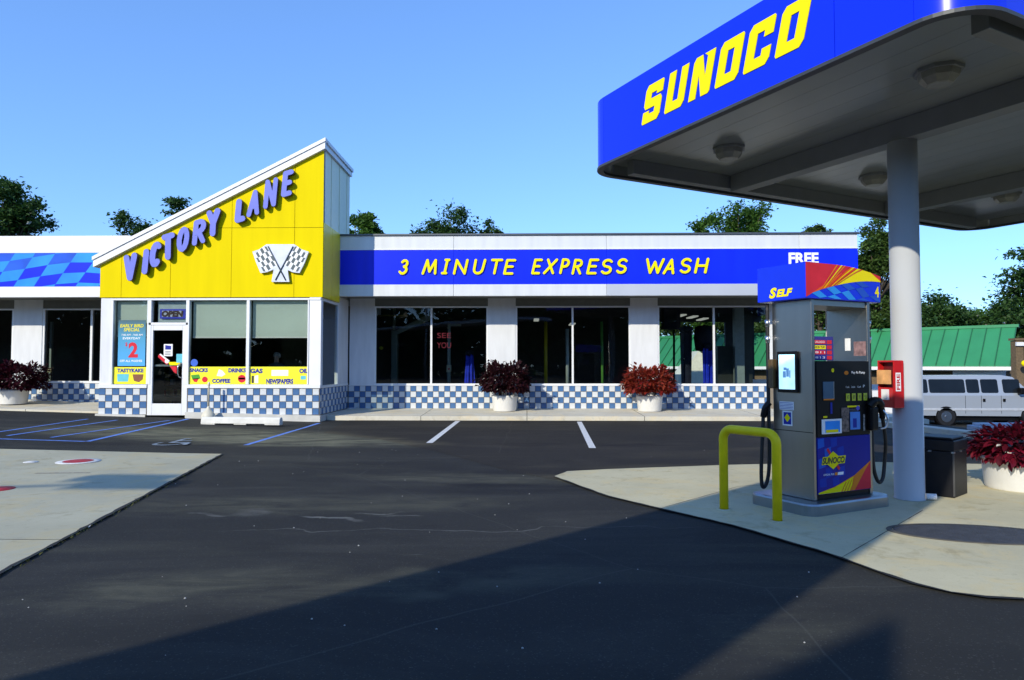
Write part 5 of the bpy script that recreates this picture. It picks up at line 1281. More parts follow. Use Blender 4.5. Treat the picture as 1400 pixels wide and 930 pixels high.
# plinth with rounded corners
def rrect(a0_, a1_, b0_, b1_, r_, n=6):
    pts = []
    for cx_, cy_, st_ in ((a1_ - r_, b1_ - r_, 0), (a0_ + r_, b1_ - r_, 90), (a0_ + r_, b0_ + r_, 180), (a1_ - r_, b0_ + r_, 270)):
        for q in range(n + 1): t_ = R(st_ + 90 * q / n); pts.append((cx_ + r_ * math.cos(t_), cy_ + r_ * math.sin(t_)))
    return pts
rp = rrect(-.20, Wp + .16, -.13, Dp + .2, .13); mm = MB()
mm.rings([[Mp @ Vector((a, b, z)) for a, b in (rp if q == 0 else rrect(-.20 + q, Wp + .16 - q, -.13 + q, Dp + .2 - q, .13))] for z, q in ((.01, 0), (.12, 0), (.138, .008), (.142, .03))], True, False); part('plinth', mm, pm('plinth_steel', (.30, .33, .36), .35, .9, var=.1, scale=3), pump)
z0 = .145; zc_ = 1.60; zt_ = 2.25
pb(0, .045, 0, Dp, z0, zt_, 'end_panel', STEEL, bev=.006)
pb(Wp - .045, Wp, 0, Dp, z0, zt_, 'end_panel', STEEL, bev=.006)
pb(.047, Wp - .047, .012, Dp - .012, z0, zc_, 'cabinet', BLK)
pb(.047, Wp - .047, .015, Dp - .015, zt_ - .06, zt_ - .002, 'head_frame', STEEL)
# valance with arched top, faces built in panels
vf = Vector((-.114, 0)); va0, va1, vb0, vb1 = -.114, 1.09, -.03, Dp + .10
def vtop(a): t_ = max(0, (a - va0 - .45) / (va1 - va0 - .45)); return 2.635 - .085 * t_ * t_
mm = MB(); NV = 14
ring_f = [(va0 + (va1 - va0) * k / NV) for k in range(NV + 1)]
def vb_front(a): return vb0 - .05 * math.sin(PI * (a - va0) / (va1 - va0)) * 0
pl = [(a, 2.252) for a in ring_f][::-1] + [(a, vtop(a)) for a in ring_f]
mm.prism([Mp @ Vector((a, vb0, z)) for a, z in pl], B * (vb1 - vb0)); part('valance', mm, pm('pump_blue', (.005, .03, .70), .25, spec=.25, coat=.1, var=.04), pump, bevel=.008)
FV = Frame(Mp @ Vector((va0, vb0, 0)), A, (0, 0, 1)); LV = va1 - va0
def vface(u, v, off): a = va0 + u * LV; return FV.p(u * LV, 2.258 + v * (vtop(a) - .004 - 2.258), off)
def vpoly(uv, mat, off, name, par, clean=True):
    # subdivide edges so curves follow the arch
    pts = []
    for k in range(len(uv)):
        a, b = Vector(uv[k]), Vector(uv[(k + 1) % len(uv)]); m_ = max(1, int((b - a).length / .12))
        for j in range(m_): pts.append(a + (b - a) * j / m_)
    mm = MB(); mm.poly([vface(p.x, p.y, off) for p in pts]); return part(name, mm, mat, par)
val = thing('valance_print', FV.p(LV / 2, 2.26), 'red yellow and checkered stripe print on the pump top', 'print')
curve = [(k / 10, .04 + .72 * (k / 10) ** .75 + .02 * (k / 10)) for k in range(11)]
vpoly([(0, 0.02)] + curve[1:] + [(1, 1), (0, 1)], REDP, .002, 'red_field', val)
vpoly([(0.0, .02)] + [(k / 10 * 1, curve[k][1]) for k in range(1, 11)] + [(1, .86), (.86, 1.0), (.60, 1)], pm('print_orange', (.80, .12, .01), .4, spec=.1), .003, 'orange_field', val)
vpoly([curve[4]] + curve[5:] + [(1, .80), (.86, 1.0), (.68, 1)], YLET, .0045, 'yellow_field', val)
for q, mt in ((.30, ORP), (.36, YLET), (.40, ORP), (.46, REDP), (.52, YLET), (.56, REDP), (.60, YLET), (.63, REDP)):
    u0 = q * .62; v0 = .04 + .72 * u0 ** .75 + .02; vpoly([(u0, v0), (u0 + .012, v0 + .01), (q + .115, 1), (q + .095, 1)], mt, .006 + q * .001, 'stripe', val)
def curv(u): return .04 + .72 * u ** .75 + .02 * u
for i in range(9):
    for j in range(4):
        u0, u1 = .04 + i * .095, .04 + (i + 1) * .095; hh = .26
        def QQ(u, v): return (u + v * .10 - .16, curv(max(0, min(1, u))) - v * hh - .04 * math.sin(u * 5))
        q = [QQ(u0, j), QQ(u1, j), QQ(u1, j + 1), QQ(u0, j + 1)]
        q = [Vector(t_) for t_ in q]
        q = [(max(.01, min(.99, p.x)), max(0.01, min(p.y, curv(max(0, min(1, p.x))) - .005))) for p in q]
        ar = abs(sum(q[k][0] * q[(k + 1) % 4][1] - q[(k + 1) % 4][0] * q[k][1] for k in range(4))) / 2
        if ar < .002 or (i + j) % 2: continue
        mm = MB(); mm.poly([vface(p[0], p[1], .004) for p in q][::-1]); part('check', mm, LTB if i < 6 else MDB, val)
# number 4 and SELF
mm = MB(); text_into(mm, FV, '4', LV - .10, LV - .03, 2.31, 2.43, .003, bold=.03); part('numeral', mm, YLET, val)
FE = Frame(Mp @ Vector((va0, vb1, 0)), -B, (0, 0, 1))    # left end face: runs back to front
VW = vb1 - vb0
se = thing('self_sign', FE.p(VW / 2, 2.3), 'yellow italic word SELF on the blue pump top', 'sign')
mm = MB(); text_into(mm, FE, 'S', .17, .275, 2.285, 2.40, .003, bold=.05, shear=.25); text_into(mm, FE, 'ELF', .270, .485, 2.293, 2.375, .0032, bold=.05, shear=.25); part('lettering', mm, YLET, se)
# end panel fittings (left face): screen, stickers
FP = Frame(Mp @ Vector((0, Dp, 0)), -B, (0, 0, 1))
def fbox(F_, x0, x1, y0, y1, d0, d1, name, mat, par, bev=0):
    mm = MB(); mm.prism([F_.p(x0, y0, d0), F_.p(x1, y0, d0), F_.p(x1, y1, d0), F_.p(x0, y1, d0)], F_.n * (d1 - d0)); return part(name, mm, mat, par, bevel=bev)
sc_ = fbox(FP, .085, .355, 1.26, 1.705, .001, .03, 'screen_frame', BLK, pump, .008)
fbox(FP, .115, .325, 1.295, 1.67, .031, .034, 'screen', SCREEN, sc_)
mm = MB(); 
for (x0, y0, x1, y1) in ((.17, 1.42, .21, 1.49), (.215, 1.43, .25, 1.52), (.18, 1.50, .22, 1.53), (.255, 1.42, .27, 1.50)): mm.prism([FP.p(x0, y0, .0345), FP.p(x1, y0, .0345), FP.p(x1, y1, .0345), FP.p(x0, y1, .0345)], FP.n * .001)
part('screen_picture', mm, pm('screen_print', (.16, .36, .62), .4, emit=.4), sc_)
fbox(FP, .09, .28, 1.07, 1.16, .001, .003, 'notice', WHP, pump); 
for q in range(5): fbox(FP, .095, .27, 1.08 + q * .016, 1.085 + q * .016, .0032, .0036, 'notice_print', NAVY, pump)
fbox(FP, .13, .26, .90, 1.06, .002, .005, 'sticker', WHP, pump)
fbox(FP, .145, .245, .915, 1.045, .0052, .006, 'sticker_print', NAVY, pump)
mm = MB(); mm.prism([FP.p(.195, .94, .0062), FP.p(.235, .985, .0062), FP.p(.195, 1.03, .0062), FP.p(.155, .985, .0062)], FP.n * .0005); part('sticker_print', mm, YLET, pump)
fbox(FP, .0, Dp, .845, .852, .0005, .002, 'panel_joint', BLK, pump)
# front (right hand) face
FF_ = Frame(Mp @ Vector((0, 0, 0)), A, (0, 0, 1))
fbox(FF_, .047, Wp - .047, .80, zc_, -.011, .012, 'control_panel', BLK, pump, .005)
fbox(FF_, .047, Wp - .047, z0 + .06, .795, -.011, .010, 'door', pm('pump_navy', (.006, .014, .26), .3, spec=.15, var=.1, scale=2), pump, .003)
# price display
pdm = fbox(FF_, .046, .36, 1.605, 1.86, -.06, -.02, 'price_board', pm('price_blue', (.04, .03, .22), .4), pump, .004)
for q, (mt, t_) in enumerate(((REDP, WLET), (YLET, BKP), (REDP, WLET), (NAVY, WLET))):
    zz = 1.80 - q * .055
    fbox(FF_, .06, .235, zz - .02, zz + .02, -.019, -.017, 'price_row', mt, pdm); fbox(FF_, .255, .33, zz - .02, zz + .02, -.019, -.017, 'price_button', REDP, pdm)
    mm = MB(); text_into(mm, FF_, 'UNLEADED' if q < 1 else '8' + str(7 + 2 * q), .07, .22, zz - .010, zz + .012, -.0165); part('lettering', mm, t_, pdm)
# panel details
def disp(x0, x1, y0, y1, mt, d=.013, nm='display', th=.006): return fbox(FF_, x0, x1, y0, y1, d, d + th, nm, mt, pump, .002)
disp(.14, .30, 1.20, 1.38, pm('steel_blue', (.06, .12, .18), .3)); disp(.145, .31, 1.185, 1.20, ORP); disp(.30, .312, 1.20, 1.38, STEEL2)
for q in range(4):
    x = .50 + q * .095; disp(x, x + .06, 1.17, 1.25, pm('lime_button', (.45, .50, .02), .4), nm='grade_button'); mm = MB(); text_into(mm, FF_, ('87', '89', '91', '93')[q], x + .012, x + .048, 1.19, 1.23, .0195); part('lettering', mm, BKP, pump)
    mm = MB(); text_into(mm, FF_, ('Credit', 'Debit', 'Cash', 'P')[q], x, x + (.06 if q < 3 else .03), 1.31, 1.33 + (.01 if q == 3 else 0), .0135); part('lettering', mm, WLET, pump)
mm = MB(); text_into(mm, FF_, 'Pay At Pump', .60, .82, 1.455, 1.49, .0135, bold=.01); part('lettering', mm, WLET, pump)
mm = MB(); mm.prism([FF_.p(.515 + .035 * math.cos(t_ / 12 * 2 * PI), 1.472 + .022 * math.sin(t_ / 12 * 2 * PI), .013) for t_ in range(12)], FF_.n * .001); part('logo', mm, ORP, pump)
mm = MB(); mm.prism([FF_.p(.30 + .022 * math.cos(t_ / 12 * 2 * PI), 1.50 + .022 * math.sin(t_ / 12 * 2 * PI), .013) for t_ in range(12)], FF_.n * .001); part('logo', mm, YLET, pump)
disp(.52, .72, 1.10, 1.118, YLET, th=.002)
for q in range(3): disp(.53, .70, 1.04 + q * .018, 1.045 + q * .018, pm('dim_text', (.12, .14, .2), .5), th=.001)
disp(.14, .20, 1.00, 1.02, YLET, th=.001)
disp(.25, .28, 1.04, 1.16, NAVY, th=.004)
s1_ = disp(.11, .42, .83, .985, WHP, nm='card_panel'); fbox(FF_, .16, .39, .845, .965, .0195, .0205, 'card_print', LTB, s1_); fbox(FF_, .17, .36, .845, .875, .021, .022, 'card_print', YLET, s1_)
disp(.42, .54, .84, 1.10, pm('mixed_label', (.12, .08, .07), .5, var=.9, scale=30), nm='label_panel')
s2_ = disp(.56, .72, .86, 1.05, pm('card_blue', (.05, .22, .65), .35), nm='card_screen'); fbox(FF_, .60, .66, .88, .98, .0195, .0205, 'card_print', NAVY, s2_)
mm = MB(); mm.prism([FF_.p(.69 + .03 * math.cos(t_ / 12 * 2 * PI), 1.09 + .025 * math.sin(t_ / 12 * 2 * PI), .013) for t_ in range(12)], FF_.n * .004); part('round_button', mm, pm('violet_button', (.08, .08, .5), .4), pump)
disp(.775, .80, .84, 1.02, pm('grey_label', (.2, .2, .2), .5, var=.8, scale=30), nm='label_panel')
# door graphic
gp = thing('pump_door_print', FF_.p(.47, .5), 'blue checkered print with yellow SUNOCO diamond on the pump door', 'print')
def fpoly(pts, mat, off, name='print_area', par=gp):
    mm = MB(); mm.poly([FF_.p(x, y, .010 + off) for x, y in pts]); return part(name, mm, mat, par)
x0, x1, y0, y1 = .052, Wp - .052, z0 + .065, .79
fpoly([(x0, y0), (x1, y0), (x1, y0 + .30), (.62, y0 + .16), (.3, y0 + .06), (x0, y0 + .015)], ORP, .0015)
fpoly([(x0, y0), (.56, y0), (.60, y0 + .145), (.3, y0 + .055), (x0, y0 + .014)], YLET, .0025)
for q in range(4): fpoly([(.40 + q * .045, y0), (.42 + q * .045, y0), (.49 + q * .05, y0 + .10 + q * .016), (.475 + q * .05, y0 + .10 + q * .012)], ORP, .0035 + q * .0002)
fpoly([(.62, y0), (x1, y0), (x1, y0 + .29), (.80, y0 + .21)], REDP, .002)
for i in range(4):
    for j in range(6):
        if (i + j) % 2: continue
        xx = x0 + i * .10; yy = y1 - .11 - j * .105
        pts = [(xx + .02 * j / 3, yy), (xx + .10 + .02 * j / 3, yy + .02), (xx + .10 + .02 * (j - 1) / 3, yy + .12), (xx + .02 * (j - 1) / 3, yy + .10)]
        pts = [(max(x0, a), max(y0 + .07, min(y1, b))) for a, b in pts]
        if j < 5 and not (i > 2 and j > 3): fpoly(pts, pm('print_checks_%d' % (j > 2 or i > 1), ((.015, .10, .50), (.008, .04, .36))[int(j > 2 or i > 1)], .35, spec=.1), .001, 'check')
dia = [(.13, .55), (.28, .455), (.43, .55), (.28, .645)]
fpoly([(.18, .665), (.205, .685), (.39, .46), (.365, .44)], REDP, .004)
fpoly(dia, YLET, .005); fpoly([(.10, .51), (.46, .51), (.48, .592), (.12, .592)], YLET, .0056)
mm = MB(); text_into(mm, FF_, 'SUNOCO', .11, .46, .515, .585, .0165, bold=.05, shear=.2); part('lettering', mm, pm('logo_green_black', (.03, .05, .01), .4), gp)
mm = MB(); text_into(mm, FF_, 'OFFICIAL FUEL', .13, .30, .395, .415, .0125, bold=.01, shear=.2); part('lettering', mm, WLET, gp)
fpoly([(.305, .39), (.345, .39), (.35, .42), (.31, .42)], ORP, .002); fpoly([(.35, .39), (.44, .39), (.445, .42), (.355, .42)], WLET, .002)
# right inner panel sticker
FI = Frame(Mp @ Vector((Wp - .0455, Dp, 0)), -B, (0, 0, 1))
fbox(FI, .24, .31, 1.72, 1.86, .001, .003, 'label', WHP, pump)
fbox(FI, .35, .50, 1.66, 1.82, .001, .002, 'label', pm('red_blur', (.25, .15, .15), .4, var=.5, scale=20), pump)
# hoses and nozzle, right side
hz = lambda a, b, z: Mp @ Vector((a, b, z))
mm = MB(); mm.tube([hz(Wp + .055, .06, 2.24), hz(Wp + .05, .05, 1.95)], .022, 10); part('hose_swivel', mm, BLK, pump)
for z in (2.0, 1.82): mm = MB(); mm.tube([hz(Wp + .05, .05, z + .06), hz(Wp + .05, .05, z - .02)], [.028, .02], 10); part('hose_clamp', mm, STEEL2, pump)
def smooth(pts, n=8):
    pts = [Vector(p) for p in pts]; out_ = []
    for k in range(len(pts) - 1):
        p0, p1, p2, p3 = pts[max(k - 1, 0)], pts[k], pts[k + 1], pts[min(k + 2, len(pts) - 1)]
        for j in range(n):
            t_ = j / n; out_.append(.5 * ((2 * p1) + (p2 - p0) * t_ + (2 * p0 - 5 * p1 + 4 * p2 - p3) * t_ ** 2 + (3 * p1 - p0 - 3 * p2 + p3) * t_ ** 3))
    return out_ + [pts[-1]]
mm = MB(); mm.tube(smooth([hz(Wp + .05, .05, 1.94), hz(Wp + .05, .05, 1.3), hz(Wp + .04, .03, .75), hz(Wp + .045, .02, .42), hz(Wp + .12, .02, .26), hz(Wp + .20, .02, .30), hz(Wp + .24, .02, .52), hz(Wp + .20, -.02, .72), hz(Wp + .11, -.05, .98)]), .020, 10); part('hose', mm, RUB, pump)
nz = MB(); nz.tube(smooth([hz(Wp + .11, -.05, .97), hz(Wp + .09, -.055, 1.06), hz(Wp + .04, -.06, 1.15), hz(Wp - .03, -.05, 1.16), hz(Wp - .08, -.03, 1.10)]), [.03] * 6 + [.036] * 6 + [.045] * 12 + [.05] * 9, 12); no_ = part('nozzle', nz, BLK, pump)
mm = MB(); mm.box((Wp - .10, -.075, .84), (Wp + .02, -.012, 1.10), Mp); part('nozzle_boot', mm, BLK, pump, bevel=.02)
mm = MB(); mm.tube(smooth([hz(Wp + .075, -.07, 1.08), hz(Wp + .10, -.12, .98), hz(Wp + .08, -.11, .88), hz(Wp + .03, -.08, .86)]), .010, 8); part('trigger_guard', mm, STEEL2, no_)
# left side hose (seen at the far edge)
mm = MB(); mm.tube(smooth([hz(-.05, Dp + .02, 2.24), hz(-.05, Dp + .02, 1.2), hz(-.04, Dp + .03, .5), hz(-.06, Dp + .05, .26), hz(-.12, Dp + .06, .22), hz(-.13, Dp + .06, .45), hz(-.10, Dp + .05, 1.0)]), .020, 10); part('hose', mm, RUB, pump)
for z in (2.0, 1.82): mm = MB(); mm.tube([hz(-.05, Dp + .02, z + .06), hz(-.05, Dp + .02, z - .02)], [.03, .022], 10); part('hose_clamp', mm, STEEL2, pump)
mm = MB(); mm.tube(smooth([hz(-.10, Dp + .05, .98), hz(-.09, Dp + .03, 1.08), hz(-.05, Dp + .01, 1.14)]), .034, 10); part('nozzle', mm, BLK, pump)
mm = MB(); mm.box((-.075, Dp - .06, 1.3), (-.002, Dp + .0, 1.62), Mp); part('holster', mm, pm('bronze_holder', (.10, .06, .02), .5), pump, bevel=.01)

# ------------------------------------------------------------------ hoop guard
h1_, h2_ = GP(990, 697, .018), GP(1063, 713, .018)
hp = thing('hoop_guard', ((h1_ + h2_) / 2), 'yellow steel hoop guard before the fuel pump', 'bollard')
zt2 = .86; rad = .11; d = (h2_ - h1_); dl = d.length; d.normalize(); up_ = Vector((0, 0, 1))
path = [h1_ + up_ * 0, h1_ + up_ * (zt2 - rad)]
for q in range(1, 9): t_ = R(90 * q / 8); path.append(h1_ + up_ * (zt2 - rad + rad * math.sin(t_)) + d * (rad - rad * math.cos(t_)))
for q in range(0, 9): t_ = R(90 - 90 * q / 8); path.append(h2_ + up_ * (zt2 - rad + rad * math.sin(t_)) - d * (rad - rad * math.cos(t_)))
path.append(h2_)
mm = MB(); mm.tube(path, .046, 20); part('hoop', mm, HOOP, hp)
for q in (h1_, h2_): mm = MB(); mm.lathe(q, [(.085, 0), (.08, .006), (.05, .012)], 20, cap=False); part('grout_ring', mm, CONC, hp)

# ------------------------------------------------------------------ red cabinet on the column
rc = ctr + Vector((0, 0, 0)); e = Vector((-.96, -.28, 0)).normalized(); sd_ = Vector((-e.y, e.x, 0))
# axes: e = out of the column, sd_ = sideways
cab = thing('extinguisher_cabinet', ctr + e * .2 + Vector((0, 0, 1.05)), 'red wall cabinet with FIRE label strapped to the column', 'cabinet')
Mc = Matrix(((sd_.x, e.x, 0, ctr.x), (sd_.y, e.y, 0, ctr.y), (0, 0, 1, 0), (0, 0, 0, 1)))
def cb(x0, x1, y0, y1, z0, z1, nm, mt, bev=0, par=cab): mm = MB(); mm.box((x0 * .86, y0 - .03, z0), (x1 * .86, y1 - .03 - (.04 if y1 > .3 else 0), z1), Mc); return part(nm, mm, mt, par, bevel=bev)
cb(-.14, .14, .19, .215, 1.07, 1.61, 'back', RED, .01)
cb(-.14, -.12, .216, .37, 1.07, 1.61, 'side', RED, .004); cb(.12, .14, .216, .37, 1.07, 1.61, 'side', RED, .004)
cb(-.119, .119, .216, .37, 1.59, 1.61, 'top', RED); cb(-.119, .119, .216, .37, 1.07, 1.30, 'lower_box', RED)
cb(-.119, .119, .216, .26, 1.302, 1.589, 'recess', pm('dark_red', (.14, .006, .008), .5))
cb(-.10, .10, .372, .377, 1.34, 1.50, 'paper', pm('amber_paper', (.70, .36, .14), .6, var=.35, scale=8))
cb(-.03, .06, .372, .376, 1.16, 1.28, 'paper', WHP)
for sgn in (1,):
    Fc = Frame(Mc @ Vector((.1405, .30, 0)), (-e if False else -e), (0, 0, 1))
s_out = sd_ if (sd_.dot(Vector((0, -1, 0))) > 0) else -sd_
xs_ = .1205 if s_out.dot(sd_) > 0 else -.1205
rdir = s_out.cross(Vector((0, 0, 1))) * -1
Fc = Frame(Mc @ Vector((xs_, .245, 0)), rdir, (0, 0, 1))
if Fc.n.dot(s_out) < 0: Fc = Frame(Mc @ Vector((xs_, .245, 0)), -rdir, (0, 0, 1))
mm = MB(); mm.prism([Fc.p(-.035, 1.26, .001), Fc.p(.035, 1.26, .001), Fc.p(.035, 1.47, .001), Fc.p(-.035, 1.47, .001)], Fc.n * .002); part('label', mm, WHP, cab)
Fr2 = Frame(Fc.p(.022, 1.275), (0, 0, 1), -Fc.r)
mm = MB(); text_into(mm, Fr2, 'FIRE', 0, .18, 0, .045, .004, bold=.03); part('lettering', mm, RED, cab)
# small white stub pipe at column foot
mm = MB(); q = ctr + Vector((.14, -.08, .06)); mm.tube([q, q + Vector((.10, -.03, 0))], .035, 14); solo('stub_pipe', mm, WHT, q, 'short white capped pipe at the foot of the column', 'pipe')

# ------------------------------------------------------------------ litter bin
bc_ = GP(1306, 682, .018); bA = Vector((.74, .67, 0)).normalized(); bB = Vector((-.82, .57, 0)).normalized(); bB = Vector((-bA.y, bA.x, 0))
Mb = Matrix(((bA.x, bB.x, 0, bc_.x), (bA.y, bB.y, 0, bc_.y), (0, 0, 1, .018), (0, 0, 0, 1)))
bn = thing('litter_bin', bc_ + (bA + bB) * .25, 'black square litter bin right of the canopy column', 'bin')
BINM = pm('bin_black', (.008, .008, .010), .5, var=.2, scale=10, spec=.25)
S_ = .50
def bb(x0, x1, y0, y1, z0, z1, nm, mt=BINM, bev=.012): mm = MB(); mm.box((x0, y0, z0), (x1, y1, z1), Mb); return part(nm, mm, mt, bn, bevel=bev)
bb(0.01, S_ - .01, .01, S_ - .01, 0, .53, 'body'); bb(0, S_, 0, S_, .535, .66, 'lid'); bb(.03, S_ - .03, .03, S_ - .03, .662, .69, 'lid_top')
for q in ((0.0, 0.0), (.24, 0.), (0, .24)): bb(q[0] - .004, q[0] + .03, q[1] - .004, q[1] + .03, .515, .534, 'clip', STEEL2, .002)
bb(.004, .02, .004, .02, .02, .51, 'corner_strip', pm('bin_grey', (.06, .06, .06), .4), .002)

# ------------------------------------------------------------------ covers in the ground
def cover(px, py, r_, label, ring, inner, z=.019, name='fill_cover'):
    c = GP(px, py, .04); zz = gz(c.x, c.y) + z; c = GP(px, py, zz)
    t = thing(name, c, label, 'cover', None)
    mm = MB(); mm.lathe(c, [(r_, 0), (r_ * .985, .006), (r_ * .70, .007)], 40, cap=False); part('ring', mm, ring, t)
    mm = MB(); mm.lathe(c, [(r_ * .69, .009), (r_ * .66, .012), (.001, .013)], 32, cap=False); part('lid', mm, inner, t)
    return t
cover(107, 631, .31, 'white ringed red fill cover on the far part of the apron', PNTW, pm('fill_red', (.38, .02, .03), .7, var=.35, scale=14))
cover(-4, 669, .19, 'red fill cover at the left edge of the apron', MATS['fill_red'], MATS['fill_red'])
cover(42, 632, .10, 'small pale disc left of the red fill cover', PNTW, PNTW)
c = GP(1338, 730, .02)
t = thing('tank_cover', c, 'large dark oval tank cover plate in the pale concrete', 'cover')
def oval(rx, ry, z): return [c + Vector((.985, -.17, 0)) * (rx * math.cos(2 * PI * k / 48)) * 1.28 + Vector((.17, .985, 0)) * (ry * .70 * math.sin(2 * PI * k / 48)) + Vector((0, 0, z)) for k in range(48)]
mm = MB(); mm.rings([oval(.60, .54, 0), oval(.60, .54, .004), oval(.56, .50, .005)], False, False); part('ring', mm, pm('cover_ring', (.10, .09, .07), .8, var=.3), t)
mm = MB(); mm.rings([oval(.555, .495, .003), oval(.01, .01, .004)], False, False); part('lid', mm, pm('cover_plate', (.05, .052, .058), .7, var=.25, scale=8, bump=.8, bscale=60), t)
# rusty spots stencil row on left apron
m = MB()
for k in range(12):
    c = GP(52 + k * 6.2, 644 - .1 * k, .06); zz = gz(c.x, c.y) + .0195; s = .035 + .02 * math.sin(k * 2.3)
    m.poly([(c.x - s, c.y - .03, zz), (c.x + s, c.y - .03, zz), (c.x + s * .8, c.y + .03, zz), (c.x - s * .8, c.y + .03, zz)])
struct('stencil_marks', m, pm('faded_mark', (.22, .19, .14), .8, var=.4, scale=20), 'faint row of worn stencilled marks on the apron')
# litter pebbles on the near asphalt
rnd = random.Random(21); m = MB()
for k in range(120):
    x = rnd.uniform(-5, 5); y = rnd.uniform(2.6, 13); s = rnd.uniform(.003, .008); z = gz(x, y)
    m.lathe((x, y, z), [(s, 0), (s * .9, s * .6), (s * .3, s)], 5)
solo('pebbles', m, pm('pebble_pale', (.40, .39, .36), .8, var=.3), (0, 0, 0), 'scattered tiny pale pebbles on the asphalt', 'pebbles', kind='stuff')

# ------------------------------------------------------------------ person inside the store
px_ = P(378, 500, 20.6)
ps = thing('person', (px_.x, 20.6, .07), 'grey haired person in dark clothing behind the newspapers window', 'person')
hz0 = P(378, 488, 20.6).z     # head centre
def skin_mesh(name, V, E_, Rr, mat, par, sub=2):
    me = bpy.data.meshes.new(name); o_ = ORG[par.name]; me.from_pydata([tuple(Vector(v) - o_) for v in V], E_, []); me.materials.append(mat)
    ob = bpy.data.objects.new(name, me); col.objects.link(ob); ob.parent = par; ORG[ob.name] = o_
    sk = ob.modifiers.new('skin', 'SKIN'); me.skin_vertices[0]
    for i, r_ in enumerate(Rr): me.skin_vertices[0].data[i].radius = (r_, r_ * .8)
    me.skin_vertices[0].data[0].use_root = True
    sb = ob.modifiers.new('sub', 'SUBSURF'); sb.levels = sub; sb.render_levels = sub
    return ob
import bpy as _b
def mk_person():
    x, y = px_.x, 20.6; top = hz0; s_ = 1.0
    z = lambda v: .07 + (top - .07) * v / 1.62
    V = [(x, y, z(.95)), (x, y, z(1.15)), (x, y, z(1.38)), (x, y, z(1.46)), (x, y - .01, z(1.55)), (x, y - .01, z(1.68)),
         (x - .19, y, z(1.38)), (x - .26, y - .03, z(1.12)), (x - .22, y - .2, z(.98)), (x + .19, y, z(1.38)), (x + .26, y - .03, z(1.12)), (x + .22, y - .2, z(.98)),
         (x - .10, y, z(.88)), (x - .11, y, z(.5)), (x - .11, y, z(.08)), (x - .11, y - .14, z(.03)), (x + .10, y, z(.88)), (x + .11, y, z(.5)), (x + .11, y, z(.08)), (x + .11, y - .14, z(.03))]
    E_ = [(0, 1), (1, 2), (2, 3), (3, 4), (4, 5), (2, 6), (6, 7), (7, 8), (2, 9), (9, 10), (10, 11), (0, 12), (12, 13), (13, 14), (14, 15), (0, 16), (16, 17), (17, 18), (18, 19)]
    Rr = [.15, .15, .15, .055, .085, .075, .07, .048, .032, .07, .048, .032, .09, .065, .045, .035, .09, .065, .045, .035]
    me = bpy.data.meshes.new('body'); o_ = ORG[ps.name]; me.from_pydata([tuple(Vector(v) - o_) for v in V], E_, [])
    ob = bpy.data.objects.new('body', me); col.objects.link(ob); ob.parent = ps; ORG[ob.name] = o_
    m_, n_, b_ = nodes('person_cloth_and_skin'); tc = n_.nodes.new('ShaderNodeTexCoord'); sp = n_.nodes.new('ShaderNodeSeparateXYZ'); n_.links.new(tc.outputs['Object'], sp.inputs[0])
    gt_ = n_.nodes.new('ShaderNodeMath'); gt_.operation = 'GREATER_THAN'; gt_.inputs[1].default_value = z(1.47) - .07; n_.links.new(sp.outputs[2], gt_.inputs[0])
    mx = n_.nodes.new('ShaderNodeMix'); mx.data_type = 'RGBA'; n_.links.new(gt_.outputs[0], mx.inputs[0]); mx.inputs[6].default_value = (.03, .04, .04, 1); mx.inputs[7].default_value = (.38, .22, .16, 1); n_.links.new(mx.outputs[2], b_.inputs['Base Color'])
    me.materials.append(m_)
    ob.modifiers.new('skin', 'SKIN')
    try:
        lay = me.skin_vertices[0] if len(me.skin_vertices) else me.attributes and None
    except Exception: lay = None
    if lay is None:
        bpy.context.view_layer.objects.active = ob; bpy.ops.mesh.customdata_skin_add(); lay = me.skin_vertices[0]
    for i, r_ in enumerate(Rr): lay.data[i].radius = (r_, r_)
    lay.data[0].use_root = True
    sb = ob.modifiers.new('sub', 'SUBSURF'); sb.levels = 2; sb.render_levels = 2
    mm = MB(); c = Vector((x, y + .01, z(1.64))); mm.rings([[c + Vector((rr_ * math.cos(2 * PI * q / 14), rr_ * 1.05 * math.sin(2 * PI * q / 14) + oy, zz)) for q in range(14)] for rr_, zz, oy in ((.085, -.06, .05), (.103, -.01, .03), (.105, .04, .02), (.085, .09, .01), (.04, .12, .0), (.005, .125, 0))]); part('hair', mm, pm('grey_hair', (.32, .31, .29), .7), ps)
mk_person()

# ------------------------------------------------------------------ things off the frame that throw the shade seen on the asphalt
def offset(z): return Vector((SUN.x * -1 / SUN.z * z, -SUN.y / SUN.z * z))
def shadow_caster(pts, z, th, name, label, cat, mat, posts):
    of = offset(z); c = [(Vector(p) - of) for p in pts]
    t = thing(name, (c[0].x, c[0].y, 0), label, cat)
    mm = MB(); mm.prism([(p.x, p.y, z) for p in c], (0, 0, th)); part('roof', mm, mat, t)  # added slab cut to the outline of the shadow it throws
    for q in posts:
        p = Vector(q); mm = MB(); mm.lathe((p.x, p.y, 0), [(.09, 0), (.09, z - .002)], 16); part('post', mm, COLM, t)
    return t
shadow_caster([(-8.75, -3.0), (3.95, 9.9), (5.95, 9.4), (-4.86, -3.0)], 4.3, .18, 'strip_shadow_caster', 'unseen flat slab added to cast the long ground shadow', 'canopy', WHTM, [(-12.0, -9.5), (-5.5, -4.2)])  # added out of view, shaped from the long shadow strip on the ground
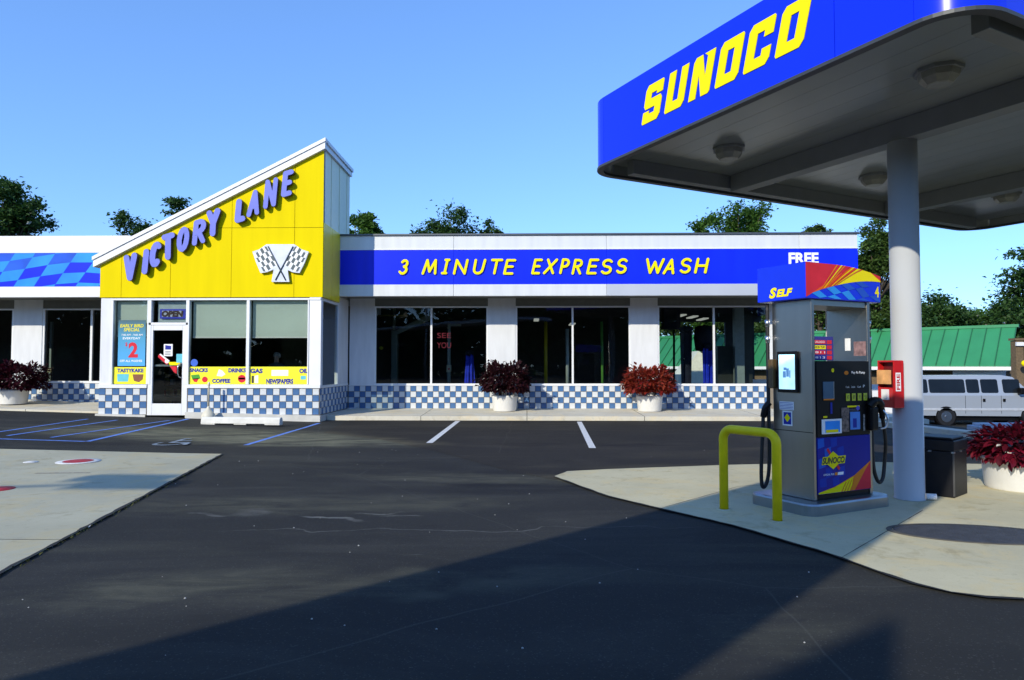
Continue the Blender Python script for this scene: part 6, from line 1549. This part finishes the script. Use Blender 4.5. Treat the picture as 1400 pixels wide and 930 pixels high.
shadow_caster([(2.27, 4.30), (-1.9, 1.2), (0.1, .2)], 7.0, .02, 'wedge_shadow_caster', 'unseen wedge added to cast the triangular ground shadow', 'shadow caster', WHTM, [(-8.0, -10.2)])  # added out of view, shaped from the pointed shadow at lower right
lp = Vector(g2(150, 660)) - offset(8.0)
t = thing('street_lamp', (lp.x - 4, lp.y - 1.2, 0), 'tall parking lot lamp behind the viewpoint', 'lamp')
mm = MB(); mm.tube([(lp.x - 4, lp.y - 1.2, 0), (lp.x - 4, lp.y - 1.2, 8.0)], .09, 10); part('post', mm, COLM, t)
mm = MB(); mm.tube([(lp.x - 4, lp.y - 1.2, 8.0), (lp.x + .6, lp.y - .1, 8.05)], .05, 8); part('arm', mm, COLM, t)
mm = MB(); mm.box((lp.x - .55, lp.y + .05, 7.95), (lp.x + .65, lp.y + .45, 8.1)); mm.box((lp.x - .25, lp.y - .5, 7.96), (lp.x + .95, lp.y - .0, 8.09)); part('lamp_head', mm, WHTM, t)

rnd = random.Random(77); mm = MB()
pth = [Vector(p) for p in ((-95, 25), (-72, -30), (-30, -58), (20, -62), (75, -52), (110, 0))]
for a, b in zip(pth[:-1], pth[1:]):
    L_ = (b - a).length
    for k in range(int(L_ * 120)):
        t_ = rnd.random(); p = a.lerp(b, t_); u = t_ * L_ + a.x * 1.7
        hmax = 11.5 + 2.5 * math.sin(u * .21) + 1.6 * math.sin(u * .57 + 1) + 1.0 * math.sin(u * 1.3)
        z = hmax * rnd.random() ** .7; q = Vector((p.x + rnd.gauss(0, 2.2), p.y + rnd.gauss(0, 2.2), z))
        s_ = rnd.uniform(.8, 1.7) * (1.6 if z < hmax * .75 else 1); mm.poly(leaf_pts(q, Vector((rnd.gauss(0, 1), rnd.gauss(0, 1), rnd.gauss(0, .7))), Vector((rnd.gauss(0, .5), rnd.gauss(0, .5), 1)), s_, s_ * .8))
solo('tree_line', mm, LF1, (0, -60, 0), 'long dark tree line across the road behind the viewpoint', 'woods', kind='stuff')
